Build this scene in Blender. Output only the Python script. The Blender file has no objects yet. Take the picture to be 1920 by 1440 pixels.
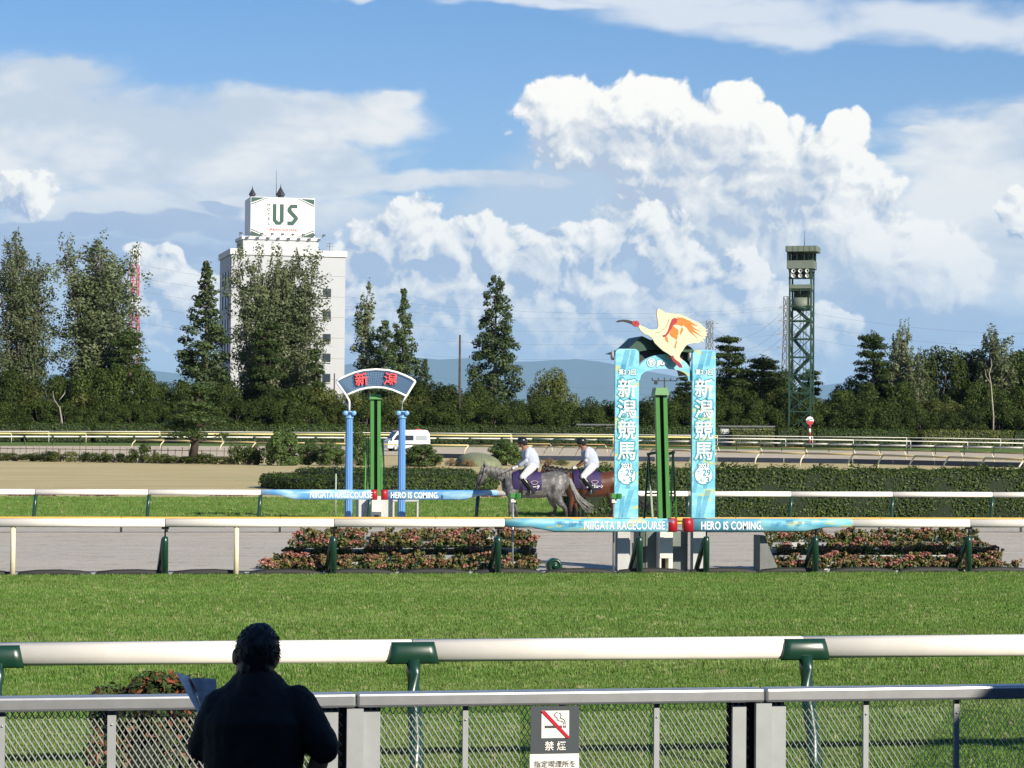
import bpy, bmesh, math, random
import numpy as np
from mathutils import Vector, Matrix, noise as mnoise

R = math.radians
random.seed(7)
rng = np.random.default_rng(7)
scene = bpy.context.scene
col = scene.collection

# ---------------------------------------------------------------- camera
FPX = 4271.0
YAW, ROLL = R(9.7), 0.0075
PITCH = math.atan(88 / FPX)
CAM = Vector((0, 0, 2.64))
_v0 = Vector((math.sin(YAW), math.cos(YAW), 0))
_r0 = Vector((math.cos(YAW), -math.sin(YAW), 0))
FWD = (_v0 * math.cos(PITCH) + Vector((0, 0, math.sin(PITCH)))).normalized()
_u0 = _r0.cross(FWD).normalized()
UP = _u0 * math.cos(ROLL) - _r0 * math.sin(ROLL)
RT = _r0 * math.cos(ROLL) + _u0 * math.sin(ROLL)
cam_d = bpy.data.cameras.new('camera')
cam_d.sensor_width = 36; cam_d.lens = 36 * FPX / 1920
cam_d.clip_start = 0.1; cam_d.clip_end = 100000
cam = bpy.data.objects.new('camera', cam_d); col.objects.link(cam)
cam.matrix_world = Matrix(((RT.x, UP.x, -FWD.x, CAM.x), (RT.y, UP.y, -FWD.y, CAM.y), (RT.z, UP.z, -FWD.z, CAM.z), (0, 0, 0, 1)))
scene.camera = cam

def ray(x, y):
    return FWD + RT * ((x - 960) / FPX) + UP * ((720 - y) / FPX)
def at(x, y, d):                      # point at depth d along the view axis
    return CAM + ray(x, y) * d
def on_y(x, y, Y):                    # point of the plane world-Y = Y
    r = ray(x, y); return CAM + r * (Y / r.y)
def on_z(x, y, z=0.0):                # point of the ground plane
    r = ray(x, y); return CAM + r * ((z - CAM.z) / r.z)
def gz(Y):                            # height of the ground: the far side of the course lies a little higher
    return float(np.interp(Y, [0, 235, 300, 340, 370, 3000], [0, 0, .40, .56, .62, .62]))

# ---------------------------------------------------------------- view
scene.view_settings.view_transform = 'Standard'
scene.view_settings.look = 'None'
scene.view_settings.exposure = 0.5
scene.view_settings.gamma = 1.0
scene.render.engine = 'CYCLES'
scene.cycles.use_denoising = True
scene.cycles.max_bounces = 8
scene.cycles.transparent_max_bounces = 16
scene.cycles.volume_bounces = 1

# ---------------------------------------------------------------- sun
SUN_EL = R(27)
_back = (-_v0 * math.cos(R(40)) + _r0 * math.sin(R(40))).normalized()
SUN = Vector((_back.x * math.cos(SUN_EL), _back.y * math.cos(SUN_EL), math.sin(SUN_EL)))
sd = bpy.data.lights.new('sun', 'SUN'); sd.energy = 5.0; sd.angle = R(.53); sd.color = (1, .91, .76)
so = bpy.data.objects.new('sun', sd); col.objects.link(so)
so.rotation_euler = (-SUN).to_track_quat('-Z', 'Y').to_euler()

# ---------------------------------------------------------------- world: sky with cumulus
world = bpy.data.worlds.new('World'); scene.world = world; world.use_nodes = True
class NT:                             # a small expression builder for node trees
    def __init__(s, tree): s.t = tree
    def node(s, typ, **kw):
        n = s.t.nodes.new(typ)
        for k, v in kw.items(): setattr(n, k, v)
        return n
    def link(s, v, sock):
        if isinstance(v, (int, float, tuple, list, Vector)):
            sock.default_value = v
        else: s.t.links.new(v, sock)
    def m(s, op, a, b=None, c=None, clamp=False):
        n = s.node('ShaderNodeMath', operation=op, use_clamp=clamp)
        for i, v in enumerate((a, b, c)):
            if v is not None: s.link(v, n.inputs[i])
        return n.outputs[0]
    def vm(s, op, a, b=None, c=None, out=0):
        n = s.node('ShaderNodeVectorMath', operation=op)
        for i, v in enumerate((a, b, c)):
            if v is not None: s.link(v, n.inputs[i])
        return n.outputs[out]
    def scale(s, a, f):
        n = s.node('ShaderNodeVectorMath', operation='SCALE'); s.link(a, n.inputs[0]); s.link(f, n.inputs['Scale']); return n.outputs[0]
    def noise(s, vec, sc, detail=4, rough=.5, lac=2.0, dist=0, dim='3D', color=False):
        n = s.node('ShaderNodeTexNoise', noise_dimensions=dim)
        if vec is not None: s.link(vec, n.inputs['Vector'])
        n.inputs['Scale'].default_value = sc; n.inputs['Detail'].default_value = detail
        n.inputs['Roughness'].default_value = rough; n.inputs['Lacunarity'].default_value = lac
        n.inputs['Distortion'].default_value = dist
        return n.outputs['Color' if color else 'Fac']
    def smooth(s, v, a, b, to0=0.0, to1=1.0):
        n = s.node('ShaderNodeMapRange', interpolation_type='SMOOTHSTEP')
        s.link(v, n.inputs['Value']); s.link(a, n.inputs[1]); s.link(b, n.inputs[2]); s.link(to0, n.inputs[3]); s.link(to1, n.inputs[4])
        return n.outputs[0]
    def lin(s, v, a, b, to0=0.0, to1=1.0):
        n = s.node('ShaderNodeMapRange'); n.clamp = True
        s.link(v, n.inputs['Value']); s.link(a, n.inputs[1]); s.link(b, n.inputs[2]); s.link(to0, n.inputs[3]); s.link(to1, n.inputs[4])
        return n.outputs[0]
    def mix(s, f, a, b, typ='MIX'):
        n = s.node('ShaderNodeMix', data_type='RGBA', blend_type=typ)
        s.link(f, n.inputs[0])
        for v, i in ((a, 6), (b, 7)):
            if isinstance(v, (tuple, list)) and len(v) == 3: v = (*v, 1)
            s.link(v, n.inputs[i])
        return n.outputs[2]
    def xyz(s, v):
        n = s.node('ShaderNodeSeparateXYZ'); s.link(v, n.inputs[0]); return n.outputs
    def comb(s, x, y, z=0.0):
        n = s.node('ShaderNodeCombineXYZ')
        for i, v in enumerate((x, y, z)): s.link(v, n.inputs[i])
        return n.outputs[0]

PERIOD = 2 * math.pi / 10
def px_uv(x, y):
    r = ray(x, y).normalized()
    return math.atan2(r.x, r.y) - YAW, math.asin(r.z)

BIG = [(1060, 205, 95, 55), (1210, 195, 105, 52), (1130, 260, 150, 60), (1385, 205, 46, 54), (1340, 250, 90, 70), (1280, 300, 150, 80), (1440, 250, 70, 48),
       (1590, 245, 45, 42), (1545, 310, 85, 70), (1440, 350, 190, 100), (1580, 400, 75, 100), (1640, 465, 110, 75), (1740, 485, 85, 62), (1500, 480, 200, 110),
       (1330, 400, 200, 110), (1800, 505, 42, 45), (1720, 540, 110, 40)]
BANK = [(770, 425, 58, 50), (720, 470, 80, 55), (850, 465, 75, 50), (930, 450, 62, 46), (1000, 500, 62, 56), (830, 540, 160, 60), (1120, 460, 62, 50), (1090, 520, 70, 70),
        (1215, 430, 38, 54), (1255, 470, 52, 60), (1270, 540, 80, 80), (1340, 560, 90, 70), (1400, 530, 50, 52), (1450, 590, 70, 60), (1180, 590, 130, 80), (960, 600, 180, 70),
        (1540, 615, 60, 50), (1330, 660, 240, 60), (700, 560, 60, 60), (650, 500, 40, 45), (700, 640, 120, 50)]
BANK += [(60, 355, 46, 48), (20, 365, 50, 40), (1912, 410, 44, 34), (300, 520, 62, 46), (340, 560, 80, 50), (560, 640, 90, 60), (290, 610, 100, 40)]
SCUD = [(60, 425, 130, 26), (200, 420, 120, 22), (340, 405, 90, 22), (430, 385, 55, 12), (440, 420, 80, 30), (250, 470, 180, 36), (90, 480, 140, 40), (1700, 600, 240, 44), (1640, 545, 150, 34), (480, 500, 120, 50)]
ANVIL = [(60, 240, 330, 120), (250, 270, 300, 105), (480, 300, 260, 95), (640, 215, 150, 36), (560, 200, 200, 42), (720, 185, 80, 14), (640, 300, 110, 50), (720, 340, 250, 30), (900, 335, 110, 24), (380, 390, 380, 46), (100, 140, 150, 26), (1020, 340, 60, 16),
         (1880, 300, 200, 110), (1800, 400, 150, 100), (1900, 205, 90, 26), (1740, 255, 50, 12), (1800, 480, 200, 120)]
VEIL = [(1250, 350, 260, 100), (1450, 560, 320, 130), (200, 480, 380, 100), (1050, 560, 380, 150), (1180, 380, 330, 130), (1000, 420, 200, 90), (1350, 470, 300, 130), (300, 560, 420, 150), (560, 480, 200, 90), (1600, 620, 300, 90), (800, 640, 500, 110), (100, 620, 300, 110), (1250, 680, 500, 90)]
CIRRUS = [(1350, 18, 330, 46), (1500, 50, 260, 30), (1780, 35, 300, 46), (1000, 5, 230, 18), (640, -6, 60, 12), (1200, -20, 500, 40), (1950, 70, 120, 20)]

def build_world():
    q = NT(world.node_tree)
    q.t.nodes.clear()
    d = q.vm('NORMALIZE', q.node('ShaderNodeTexCoord').outputs['Generated'])
    x, y, z = q.xyz(d)[:3]
    az = q.m('SUBTRACT', q.m('ARCTAN2', x, y), YAW)
    u = q.m('SUBTRACT', q.m('PINGPONG', q.m('ADD', az, PERIOD / 2), PERIOD), PERIOD / 2)
    v = q.m('ARCSINE', z)
    P = q.comb(u, v, 0.0)
    sky = q.node('ShaderNodeTexSky', sky_type='NISHITA')
    sky.sun_disc = False; sky.sun_elevation = SUN_EL; sky.sun_rotation = math.atan2(SUN.x, SUN.y)
    sky.air_density = 1.0; sky.dust_density = .3; sky.ozone_density = 2.5; sky.altitude = 0
    colr = q.mix(1.0, sky.outputs[0], (.54, .86, 1.22), 'MULTIPLY')
    def over(base, alpha, c): return q.mix(alpha, base, c)
    K = SKYK
    # pale moist air low over the horizon, all round
    colr = over(colr, q.smooth(v, -.05, .24, 1.0, 0.0), (.50 * K, .66 * K, .90 * K))
    # soft sheets: position bent by one coloured noise, thickness from lobes and one stretched noise
    Ps = q.vm('MULTIPLY', P, (1, 2.2, 1))
    w1 = q.noise(Ps, 11, 4, .6, color=True)
    Pw = q.vm('MULTIPLY_ADD', w1, (.075, .035, 0), q.vm('SUBTRACT', P, (.0375, .0175, 0)))
    n1 = q.m('SUBTRACT', q.noise(q.vm('ADD', Ps, (3, 1, 0)), 24, 6, .62, dist=.5), .5)
    tone = q.xyz(w1)[2]
    def sheet(lobes, lo, hi, amp, k=.35):
        acc = None
        for (px, py, rx, ry) in lobes:
            cx, cy = px_uv(px, py); ix, iy = FPX / rx, FPX / ry
            dd = q.vm('MULTIPLY_ADD', Pw, (ix, iy, 0), (-cx * ix, -cy * iy, 0))
            d2 = q.vm('DOT_PRODUCT', dd, dd, out=1)
            acc = d2 if acc is None else q.m('SMOOTH_MIN', acc, d2, k)
        base = q.m('SUBTRACT', 1.0, q.m('SQRT', q.m('MAXIMUM', acc, 0.0)))
        return q.smooth(q.m('ADD', base, q.m('MULTIPLY', n1, amp)), lo, hi)
    aA = sheet(ANVIL, -.32, .36, .95)
    cA = q.mix(q.smooth(q.m('ADD', tone, q.m('MULTIPLY', n1, .5)), .36, .66), (.74 * K, .81 * K, .90 * K), (1.16 * K, 1.13 * K, 1.07 * K))
    colr = over(colr, q.m('MULTIPLY', aA, .95), cA)
    aV = sheet(VEIL, -.3, .5, .7)
    colr = over(colr, q.m('MULTIPLY', aV, .80), (.66 * K, .755 * K, .89 * K))
    aC = sheet(CIRRUS, -.1, .75, .9)
    colr = over(colr, q.m('MULTIPLY', aC, .85), (1.0 * K, 1.02 * K, 1.05 * K))
    aS = sheet(SCUD, -.05, .30, 1.3)
    colr = over(colr, q.m('MULTIPLY', aS, .75), (.42 * K, .54 * K, .77 * K))
    # heaped clouds: lobes give the towers, folded noise the cauliflower relief
    def billow(p):
        acc = None
        for sc, am in ((32, .46), (70, .30), (150, .17), (310, .09), (640, .045)):
            n = q.m('SUBTRACT', q.noise(p, sc, 0, dim='2D'), .5)
            b = q.m('MULTIPLY', q.m('SQRT', q.m('MULTIPLY_ADD', n, n, .0012)), am * 2)
            acc = b if acc is None else q.m('ADD', acc, b)
        return acc
    w2 = q.vm('SUBTRACT', q.noise(P, 30, 2, .5, dim='2D', color=True), (.5, .5, .5))
    Pb = q.vm('ADD', P, q.vm('MULTIPLY', w2, (.008, .008, 0)))
    L2 = Vector((.62, .72, 0)).normalized()
    B0, B1 = billow(Pb), billow(q.vm('ADD', Pb, tuple(L2 * .0045)))
    relief = q.m('SUBTRACT', B0, B1)
    Ph = q.vm('ADD', P, q.vm('MULTIPLY', w2, (.014, .014, 0)))
    def heap_base(p, lobes, k):
        acc = None
        for (px, py, rx, ry) in lobes:
            cx, cy = px_uv(px, py); ix, iy = FPX / rx, FPX / ry
            dd = q.vm('MULTIPLY_ADD', p, (ix, iy, 0), (-cx * ix, -cy * iy, 0))
            d2 = q.vm('DOT_PRODUCT', dd, dd, out=1)
            acc = d2 if acc is None else q.m('SMOOTH_MIN', acc, d2, k)
        return q.m('SUBTRACT', 1.0, q.m('SQRT', q.m('MAXIMUM', acc, 0.0)))
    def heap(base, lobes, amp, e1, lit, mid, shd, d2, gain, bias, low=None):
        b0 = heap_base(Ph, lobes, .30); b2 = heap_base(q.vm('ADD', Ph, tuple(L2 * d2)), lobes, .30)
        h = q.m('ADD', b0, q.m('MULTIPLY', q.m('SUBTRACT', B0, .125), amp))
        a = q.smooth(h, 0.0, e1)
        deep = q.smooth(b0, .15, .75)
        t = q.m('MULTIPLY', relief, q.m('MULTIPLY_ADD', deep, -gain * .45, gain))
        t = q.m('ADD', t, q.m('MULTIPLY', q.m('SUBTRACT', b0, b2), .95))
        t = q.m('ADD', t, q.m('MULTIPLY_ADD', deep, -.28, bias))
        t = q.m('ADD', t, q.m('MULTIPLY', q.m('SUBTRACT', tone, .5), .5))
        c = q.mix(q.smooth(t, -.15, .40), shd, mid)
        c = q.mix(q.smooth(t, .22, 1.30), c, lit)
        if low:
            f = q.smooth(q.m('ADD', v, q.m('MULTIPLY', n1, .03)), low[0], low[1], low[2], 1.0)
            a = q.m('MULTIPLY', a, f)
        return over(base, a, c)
    lit = (1.34 * K, 1.28 * K, 1.16 * K); mid = (.88 * K, .90 * K, .925 * K); shd = (.58 * K, .67 * K, .82 * K)  # sunlit and shaded cloud tones painted into the sky colour
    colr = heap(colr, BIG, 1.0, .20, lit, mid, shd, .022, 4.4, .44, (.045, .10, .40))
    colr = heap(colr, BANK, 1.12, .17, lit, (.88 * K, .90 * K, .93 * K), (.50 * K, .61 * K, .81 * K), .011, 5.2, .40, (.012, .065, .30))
    bg = q.node('ShaderNodeBackground'); bg.inputs['Strength'].default_value = SKYS
    q.link(colr, bg.inputs['Color'])
    q.link(bg.outputs[0], q.node('ShaderNodeOutputWorld').inputs[0])
SKYS = 0.065
SKYK = 9.5                            # radiance of fully lit cloud in the sky's own units
build_world()
world.cycles.sampling_method = 'MANUAL'; world.cycles.sample_map_resolution = 1024
# ---------------------------------------------------------------- helpers
def tag(o, label=None, cat=None, group=None, kind=None):
    if label: o['label'] = label
    if cat: o['category'] = cat
    if group: o['group'] = group
    if kind: o['kind'] = kind
    return o
def wloc(o):
    v = Vector((0, 0, 0))
    while o is not None:
        v = v + o.location; o = o.parent
    return v
def thing(name, loc, label, cat, group=None, rz=0.0):
    o = bpy.data.objects.new(name, None); col.objects.link(o)
    o.location = loc; o.rotation_euler = (0, 0, rz); o.empty_display_size = .1
    return tag(o, label, cat, group)
def link_mesh(name, me, mat=None, parent=None, loc=None):
    o = bpy.data.objects.new(name, me); col.objects.link(o)
    if mat is not None and not me.materials:
        me.materials.append(mat)
    o.parent = parent
    if loc is not None: o.location = loc
    return o
def copy_tree(o, parent=None):
    c = o.copy(); col.objects.link(c); c.parent = parent
    for ch in o.children: copy_tree(ch, c)
    return c
def np_mesh(name, V, Fq, smooth=False):
    """mesh from a vertex array and an (n,3) or (n,4) face array"""
    me = bpy.data.meshes.new(name)
    V = np.asarray(V, np.float32); Fq = np.asarray(Fq, np.int32)
    n, k = Fq.shape
    me.vertices.add(len(V)); me.vertices.foreach_set('co', V.ravel())
    me.loops.add(n * k); me.loops.foreach_set('vertex_index', Fq.ravel())
    me.polygons.add(n); me.polygons.foreach_set('loop_start', np.arange(0, n * k, k, dtype=np.int32))
    me.update(calc_edges=True)
    if smooth: me.polygons.foreach_set('use_smooth', np.ones(n, bool))
    return me
def frame(axis, ref=Vector((0, 0, 1))):
    z = axis.normalized()
    if abs(z.dot(ref)) > .98: ref = Vector((1, 0, 0))
    x = ref.cross(z).normalized(); return x, z.cross(x), z
class MB:
    def __init__(s): s.v = []; s.f = []; s.sm = []
    def add(s, vs, fs, smooth=False):
        b = len(s.v); s.v += [Vector(v) for v in vs]
        s.f += [tuple(b + i for i in f) for f in fs]; s.sm += [smooth] * len(fs)
        return s
    def box(s, c, size, M=None, bev=0.0):
        hx, hy, hz = size[0] / 2, size[1] / 2, size[2] / 2
        c = Vector(c)
        if bev <= 0:
            vs = [Vector((x * hx, y * hy, z * hz)) for x in (-1, 1) for y in (-1, 1) for z in (-1, 1)]
            fs = [(0, 1, 3, 2), (4, 6, 7, 5), (0, 4, 5, 1), (2, 3, 7, 6), (0, 2, 6, 4), (1, 5, 7, 3)]
        else:
            bm = bmesh.new(); bmesh.ops.create_cube(bm, size=1.0)
            for v in bm.verts: v.co = Vector((v.co.x * size[0], v.co.y * size[1], v.co.z * size[2]))
            bmesh.ops.bevel(bm, geom=bm.edges[:], offset=bev, segments=2, affect='EDGES', profile=.5)
            vs = [v.co.copy() for v in bm.verts]; fs = [tuple(v.index for v in f.verts) for f in bm.faces]
            bm.free()
        if M is not None: vs = [M @ v for v in vs]
        return s.add([v + c for v in vs], fs)
    def tube(s, pts, rad, n=8, caps=True, squash=None, ref=Vector((0, 0, 1)), smooth=True):
        pts = [Vector(p) for p in pts]
        rads = rad if isinstance(rad, (list, tuple)) else [rad] * len(pts)
        vs, fs = [], []
        for i, p in enumerate(pts):
            a = pts[max(0, i - 1)]; b = pts[min(len(pts) - 1, i + 1)]
            x, y, z = frame(b - a, ref)
            r = rads[i]
            for k in range(n):
                t = 2 * math.pi * (k + .5) / n
                kx, ky = (squash or (1, 1))
                vs.append(p + x * (r * kx * math.cos(t)) + y * (r * ky * math.sin(t)))
        for i in range(len(pts) - 1):
            for k in range(n):
                a = i * n + k; b = i * n + (k + 1) % n
                fs.append((a, b, b + n, a + n))
        s.add(vs, fs, smooth)
        if caps:
            b0 = len(s.v) - len(vs)
            s.f.append(tuple(b0 + k for k in reversed(range(n)))); s.sm.append(False)
            s.f.append(tuple(b0 + (len(pts) - 1) * n + k for k in range(n))); s.sm.append(False)
        return s
    def bar(s, a, b, w, h=None):
        """square bar between two points"""
        h = h or w; a = Vector(a); b = Vector(b); x, y, z = frame(b - a)
        vs = [p + x * (sx * w / 2) + y * (sy * h / 2) for p in (a, b) for sx, sy in ((-1, -1), (1, -1), (1, 1), (-1, 1))]
        return s.add(vs, [(3, 2, 1, 0), (4, 5, 6, 7), (0, 1, 5, 4), (1, 2, 6, 5), (2, 3, 7, 6), (3, 0, 4, 7)])
    def prism(s, poly, o, ex, ey, depth):
        """closed 2-D outline in the frame (o, ex, ey), given a thickness along ex x ey"""
        o = Vector(o); ex = Vector(ex); ey = Vector(ey); ez = ex.cross(ey).normalized() * depth
        n = len(poly)
        vs = [o + ex * p[0] + ey * p[1] for p in poly] + [o + ex * p[0] + ey * p[1] - ez for p in poly]
        from mathutils.geometry import tessellate_polygon
        tri = tessellate_polygon([[Vector((p[0], p[1], 0)) for p in poly]])
        area = sum(poly[i][0] * poly[(i + 1) % n][1] - poly[(i + 1) % n][0] * poly[i][1] for i in range(n))
        fs = []
        for t in tri:
            a, b, c = t
            A = (poly[b][0] - poly[a][0]) * (poly[c][1] - poly[a][1]) - (poly[c][0] - poly[a][0]) * (poly[b][1] - poly[a][1])
            t = (a, b, c) if A > 0 else (a, c, b)
            fs.append(t); fs.append(tuple(n + i for i in reversed(t)))
        for i in range(n):
            j = (i + 1) % n
            fs.append((j, i, n + i, n + j) if area > 0 else (i, j, n + j, n + i))
        return s.add(vs, fs)
    def lathe(s, prof, o, axis=Vector((0, 0, 1)), n=16, smooth=True, ref=Vector((0, 1, 0))):
        """profile of (radius, height) pairs"""
        o = Vector(o); x, y, z = frame(Vector(axis), ref)
        vs = [o + z * h + (x * math.cos(2 * math.pi * k / n) + y * math.sin(2 * math.pi * k / n)) * max(r, 1e-4) for r, h in prof for k in range(n)]
        fs = [(i * n + k, i * n + (k + 1) % n, (i + 1) * n + (k + 1) % n, (i + 1) * n + k) for i in range(len(prof) - 1) for k in range(n)]
        return s.add(vs, fs, smooth)
    def ball(s, c, r, n=10, m=7, M=None):
        c = Vector(c); r = r if isinstance(r, (tuple, list)) else (r, r, r)
        vs = [Vector((0, 0, -r[2]))]
        for i in range(1, m):
            t = -math.pi / 2 + math.pi * i / m
            vs += [Vector((r[0] * math.cos(t) * math.cos(2 * math.pi * k / n), r[1] * math.cos(t) * math.sin(2 * math.pi * k / n), r[2] * math.sin(t))) for k in range(n)]
        vs.append(Vector((0, 0, r[2])))
        fs = [(0, 1 + (k + 1) % n, 1 + k) for k in range(n)]
        for i in range(m - 2):
            a = 1 + i * n
            fs += [(a + k, a + (k + 1) % n, a + n + (k + 1) % n, a + n + k) for k in range(n)]
        a = 1 + (m - 2) * n; e = len(vs) - 1
        fs += [(a + k, a + (k + 1) % n, e) for k in range(n)]
        if M is not None: vs = [M @ v for v in vs]
        return s.add([v + c for v in vs], fs, True)
    def mesh(s, name, origin=Vector((0, 0, 0))):
        me = bpy.data.meshes.new(name)
        me.from_pydata([tuple(v - origin) for v in s.v], [], s.f)
        me.polygons.foreach_set('use_smooth', s.sm); me.update()
        return me
    def build(s, name, mat, parent=None, origin=None):
        """link as one object; world coordinates are turned into the parent's own"""
        if origin is None: origin = wloc(parent)
        return link_mesh(name, s.mesh(name, origin), mat, parent)
def remesh(mb, voxel, smooth=6, disp=()):
    """fuse overlapping solids into one continuous skin"""
    me = mb.mesh('tmp'); o = bpy.data.objects.new('tmp', me); col.objects.link(o)
    r = o.modifiers.new('r', 'REMESH'); r.mode = 'VOXEL'; r.voxel_size = voxel
    if smooth:
        sm = o.modifiers.new('s', 'SMOOTH'); sm.iterations = smooth; sm.factor = .5
    for (kind, size, strength, mid) in disp:
        t = bpy.data.textures.new('t', kind); t.noise_scale = size
        if kind == 'CLOUDS': t.noise_depth = 3
        d = o.modifiers.new('d', 'DISPLACE'); d.texture = t; d.strength = strength; d.mid_level = mid; d.texture_coords = 'LOCAL'
    bpy.context.view_layer.update()
    dg = bpy.context.evaluated_depsgraph_get()
    out = bpy.data.meshes.new_from_object(o.evaluated_get(dg))
    bpy.data.objects.remove(o); bpy.data.meshes.remove(me)
    out.materials.clear()
    out.polygons.foreach_set('use_smooth', np.ones(len(out.polygons), bool))
    return out
def text_mesh(body, size, align='CENTER', offset=0.0, shear=0.0, extrude=0.0, sx=1.0, spacing=1.0, res=3):
    """lettering as flat geometry in local x-y, centred on its baseline"""
    c = bpy.data.curves.new('t', 'FONT'); c.body = body; c.size = size; c.align_x = align
    c.offset = offset; c.shear = shear; c.extrude = extrude; c.resolution_u = res; c.space_character = spacing
    o = bpy.data.objects.new('t', c); col.objects.link(o)
    bpy.context.view_layer.update()
    me = bpy.data.meshes.new_from_object(o.evaluated_get(bpy.context.evaluated_depsgraph_get()))
    bpy.data.objects.remove(o); bpy.data.curves.remove(c)
    if sx != 1.0:
        me.transform(Matrix.Diagonal((sx, 1, 1, 1)))
    me.materials.clear()
    return me
def text_on(name, body, size, o, ex, ey, mat, parent, local=False, **kw):
    """lettering standing on the surface with frame (o, ex, ey)"""
    me = text_mesh(body, size, **kw)
    ex = Vector(ex).normalized(); ey = Vector(ey).normalized(); ez = ex.cross(ey); o = Vector(o) - (Vector((0, 0, 0)) if local else wloc(parent))
    me.transform(Matrix(((ex.x, ey.x, ez.x, o.x), (ex.y, ey.y, ez.y, o.y), (ex.z, ey.z, ez.z, o.z), (0, 0, 0, 1))))
    return link_mesh(name, me, mat, parent)

# ---------------------------------------------------------------- materials
MATS = {}
def mat(name, base, rough=.6, metal=0.0, var=0.0, vscale=8.0, bump=0.0, bscale=60.0, spec=.5, coat=0.0, rand=0.0, trans=0.0, fn=None):
    """principled material; var: noise variation of the colour, rand: variation from object to object"""
    if name in MATS: return MATS[name]
    m = bpy.data.materials.new(name); m.use_nodes = True
    q = NT(m.node_tree); b = m.node_tree.nodes['Principled BSDF']
    b.inputs['Roughness'].default_value = rough; b.inputs['Metallic'].default_value = metal
    b.inputs['Specular IOR Level'].default_value = spec; b.inputs['Coat Weight'].default_value = coat
    c = (*base, 1)
    pos = None
    if var or bump or fn:
        pos = q.node('ShaderNodeTexCoord').outputs['Object']
    if fn: c = fn(q, pos, c)
    if var:
        n = q.noise(pos, vscale, 6, .6)
        f = q.lin(n, .3, .7, 1 - var, 1 + var)
        c = q.mix(1.0, c, q.comb(f, f, f), 'MULTIPLY')
    if rand:
        r = q.node('ShaderNodeObjectInfo').outputs['Random']
        f = q.lin(r, 0, 1, 1 - rand, 1 + rand)
        c = q.mix(1.0, c, q.comb(f, f, f), 'MULTIPLY')
    q.link(c, b.inputs['Base Color'])
    if bump:
        bn = q.node('ShaderNodeBump'); bn.inputs['Strength'].default_value = bump; bn.inputs['Distance'].default_value = .02
        q.link(q.noise(pos, bscale, 5, .6), bn.inputs['Height']); q.link(bn.outputs[0], b.inputs['Normal'])
    if trans:
        t = q.node('ShaderNodeBsdfTranslucent'); q.link(c, t.inputs[0])
        mx = q.node('ShaderNodeMixShader'); mx.inputs[0].default_value = trans
        q.link(b.outputs[0], mx.inputs[1]); q.link(t.outputs[0], mx.inputs[2])
        q.link(mx.outputs[0], m.node_tree.nodes['Material Output'].inputs[0])
    MATS[name] = m
    return m
# ---------------------------------------------------------------- ground
def on_ground(x, y):
    p = on_z(x, y, 0.0)
    for _ in range(30):
        z = gz(p.y); q_ = on_z(x, y, z); p = p.lerp(q_, .5)
    return p
def m_grass(name, a, b, c, s1=.35, s2=14, dry=None):
    m = bpy.data.materials.new(name); m.use_nodes = True
    q = NT(m.node_tree); bs = m.node_tree.nodes['Principled BSDF']
    bs.inputs['Roughness'].default_value = .85; bs.inputs['Specular IOR Level'].default_value = .15
    pos = q.node('ShaderNodeNewGeometry').outputs['Position']
    n1 = q.noise(pos, s1, 5, .6); n2 = q.noise(pos, s2, 6, .7); n3 = q.noise(q.vm('MULTIPLY', pos, (.25, 1.0, 1)), s1 * 3, 4, .6)
    k = q.mix(q.smooth(n1, .35, .65), (*a, 1), (*b, 1))
    k = q.mix(q.smooth(n2, .42, .72), k, (*c, 1))
    k = q.mix(q.m('MULTIPLY', q.smooth(n3, .48, .62), .55), k, (*(dry or b), 1))
    q.link(k, bs.inputs['Base Color'])
    bn = q.node('ShaderNodeBump'); bn.inputs['Strength'].default_value = .8; bn.inputs['Distance'].default_value = .05
    q.link(q.noise(pos, s2 * 2.5, 5, .7), bn.inputs['Height']); q.link(bn.outputs[0], bs.inputs['Normal'])
    return m
def sheet_rows(name, ys, x0, x1, z_off, m, label, nx=1):
    V, Fc = [], []
    for Y in ys:
        for i in range(nx + 1):
            V.append((x0 + (x1 - x0) * i / nx, Y, gz(Y) + z_off))
    for j in range(len(ys) - 1):
        for i in range(nx):
            a = j * (nx + 1) + i; Fc.append((a, a + 1, a + nx + 2, a + nx + 1))
    o = link_mesh(name, np_mesh(name, V, Fc), m)
    return tag(o, label, 'ground', kind='structure')
M_DRY = m_grass('dry_grass', (.56, .46, .26), (.52, .42, .22), (.44, .385, .19), .12, 5, (.38, .36, .17))
M_TURF = m_grass('turf', (.10, .165, .028), (.13, .195, .035), (.08, .135, .022), .5, 30, (.15, .20, .045))
M_LAWN = m_grass('lawn', (.11, .17, .028), (.15, .205, .035), (.19, .21, .06), .4, 16, (.21, .21, .07))
M_FARTURF = m_grass('far_turf', (.10, .17, .04), (.12, .19, .05), (.12, .17, .05), .05, 2)
sheet_rows('ground', [-80, 13, 60, 120, 235, 300, 340, 370, 800, 2500, 69000], -34000, 54000, -.04, M_DRY, 'dry straw coloured grass of the infield')
sheet_rows('turf_track', [12.3, 20, 30, 41.05], -60, 90, 0, M_TURF, 'mown green turf of the home straight')
sheet_rows('infield_lawn', [64.2, 75, 88], -90, 140, 0, M_LAWN, 'strip of green lawn inside the dirt track')
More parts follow.
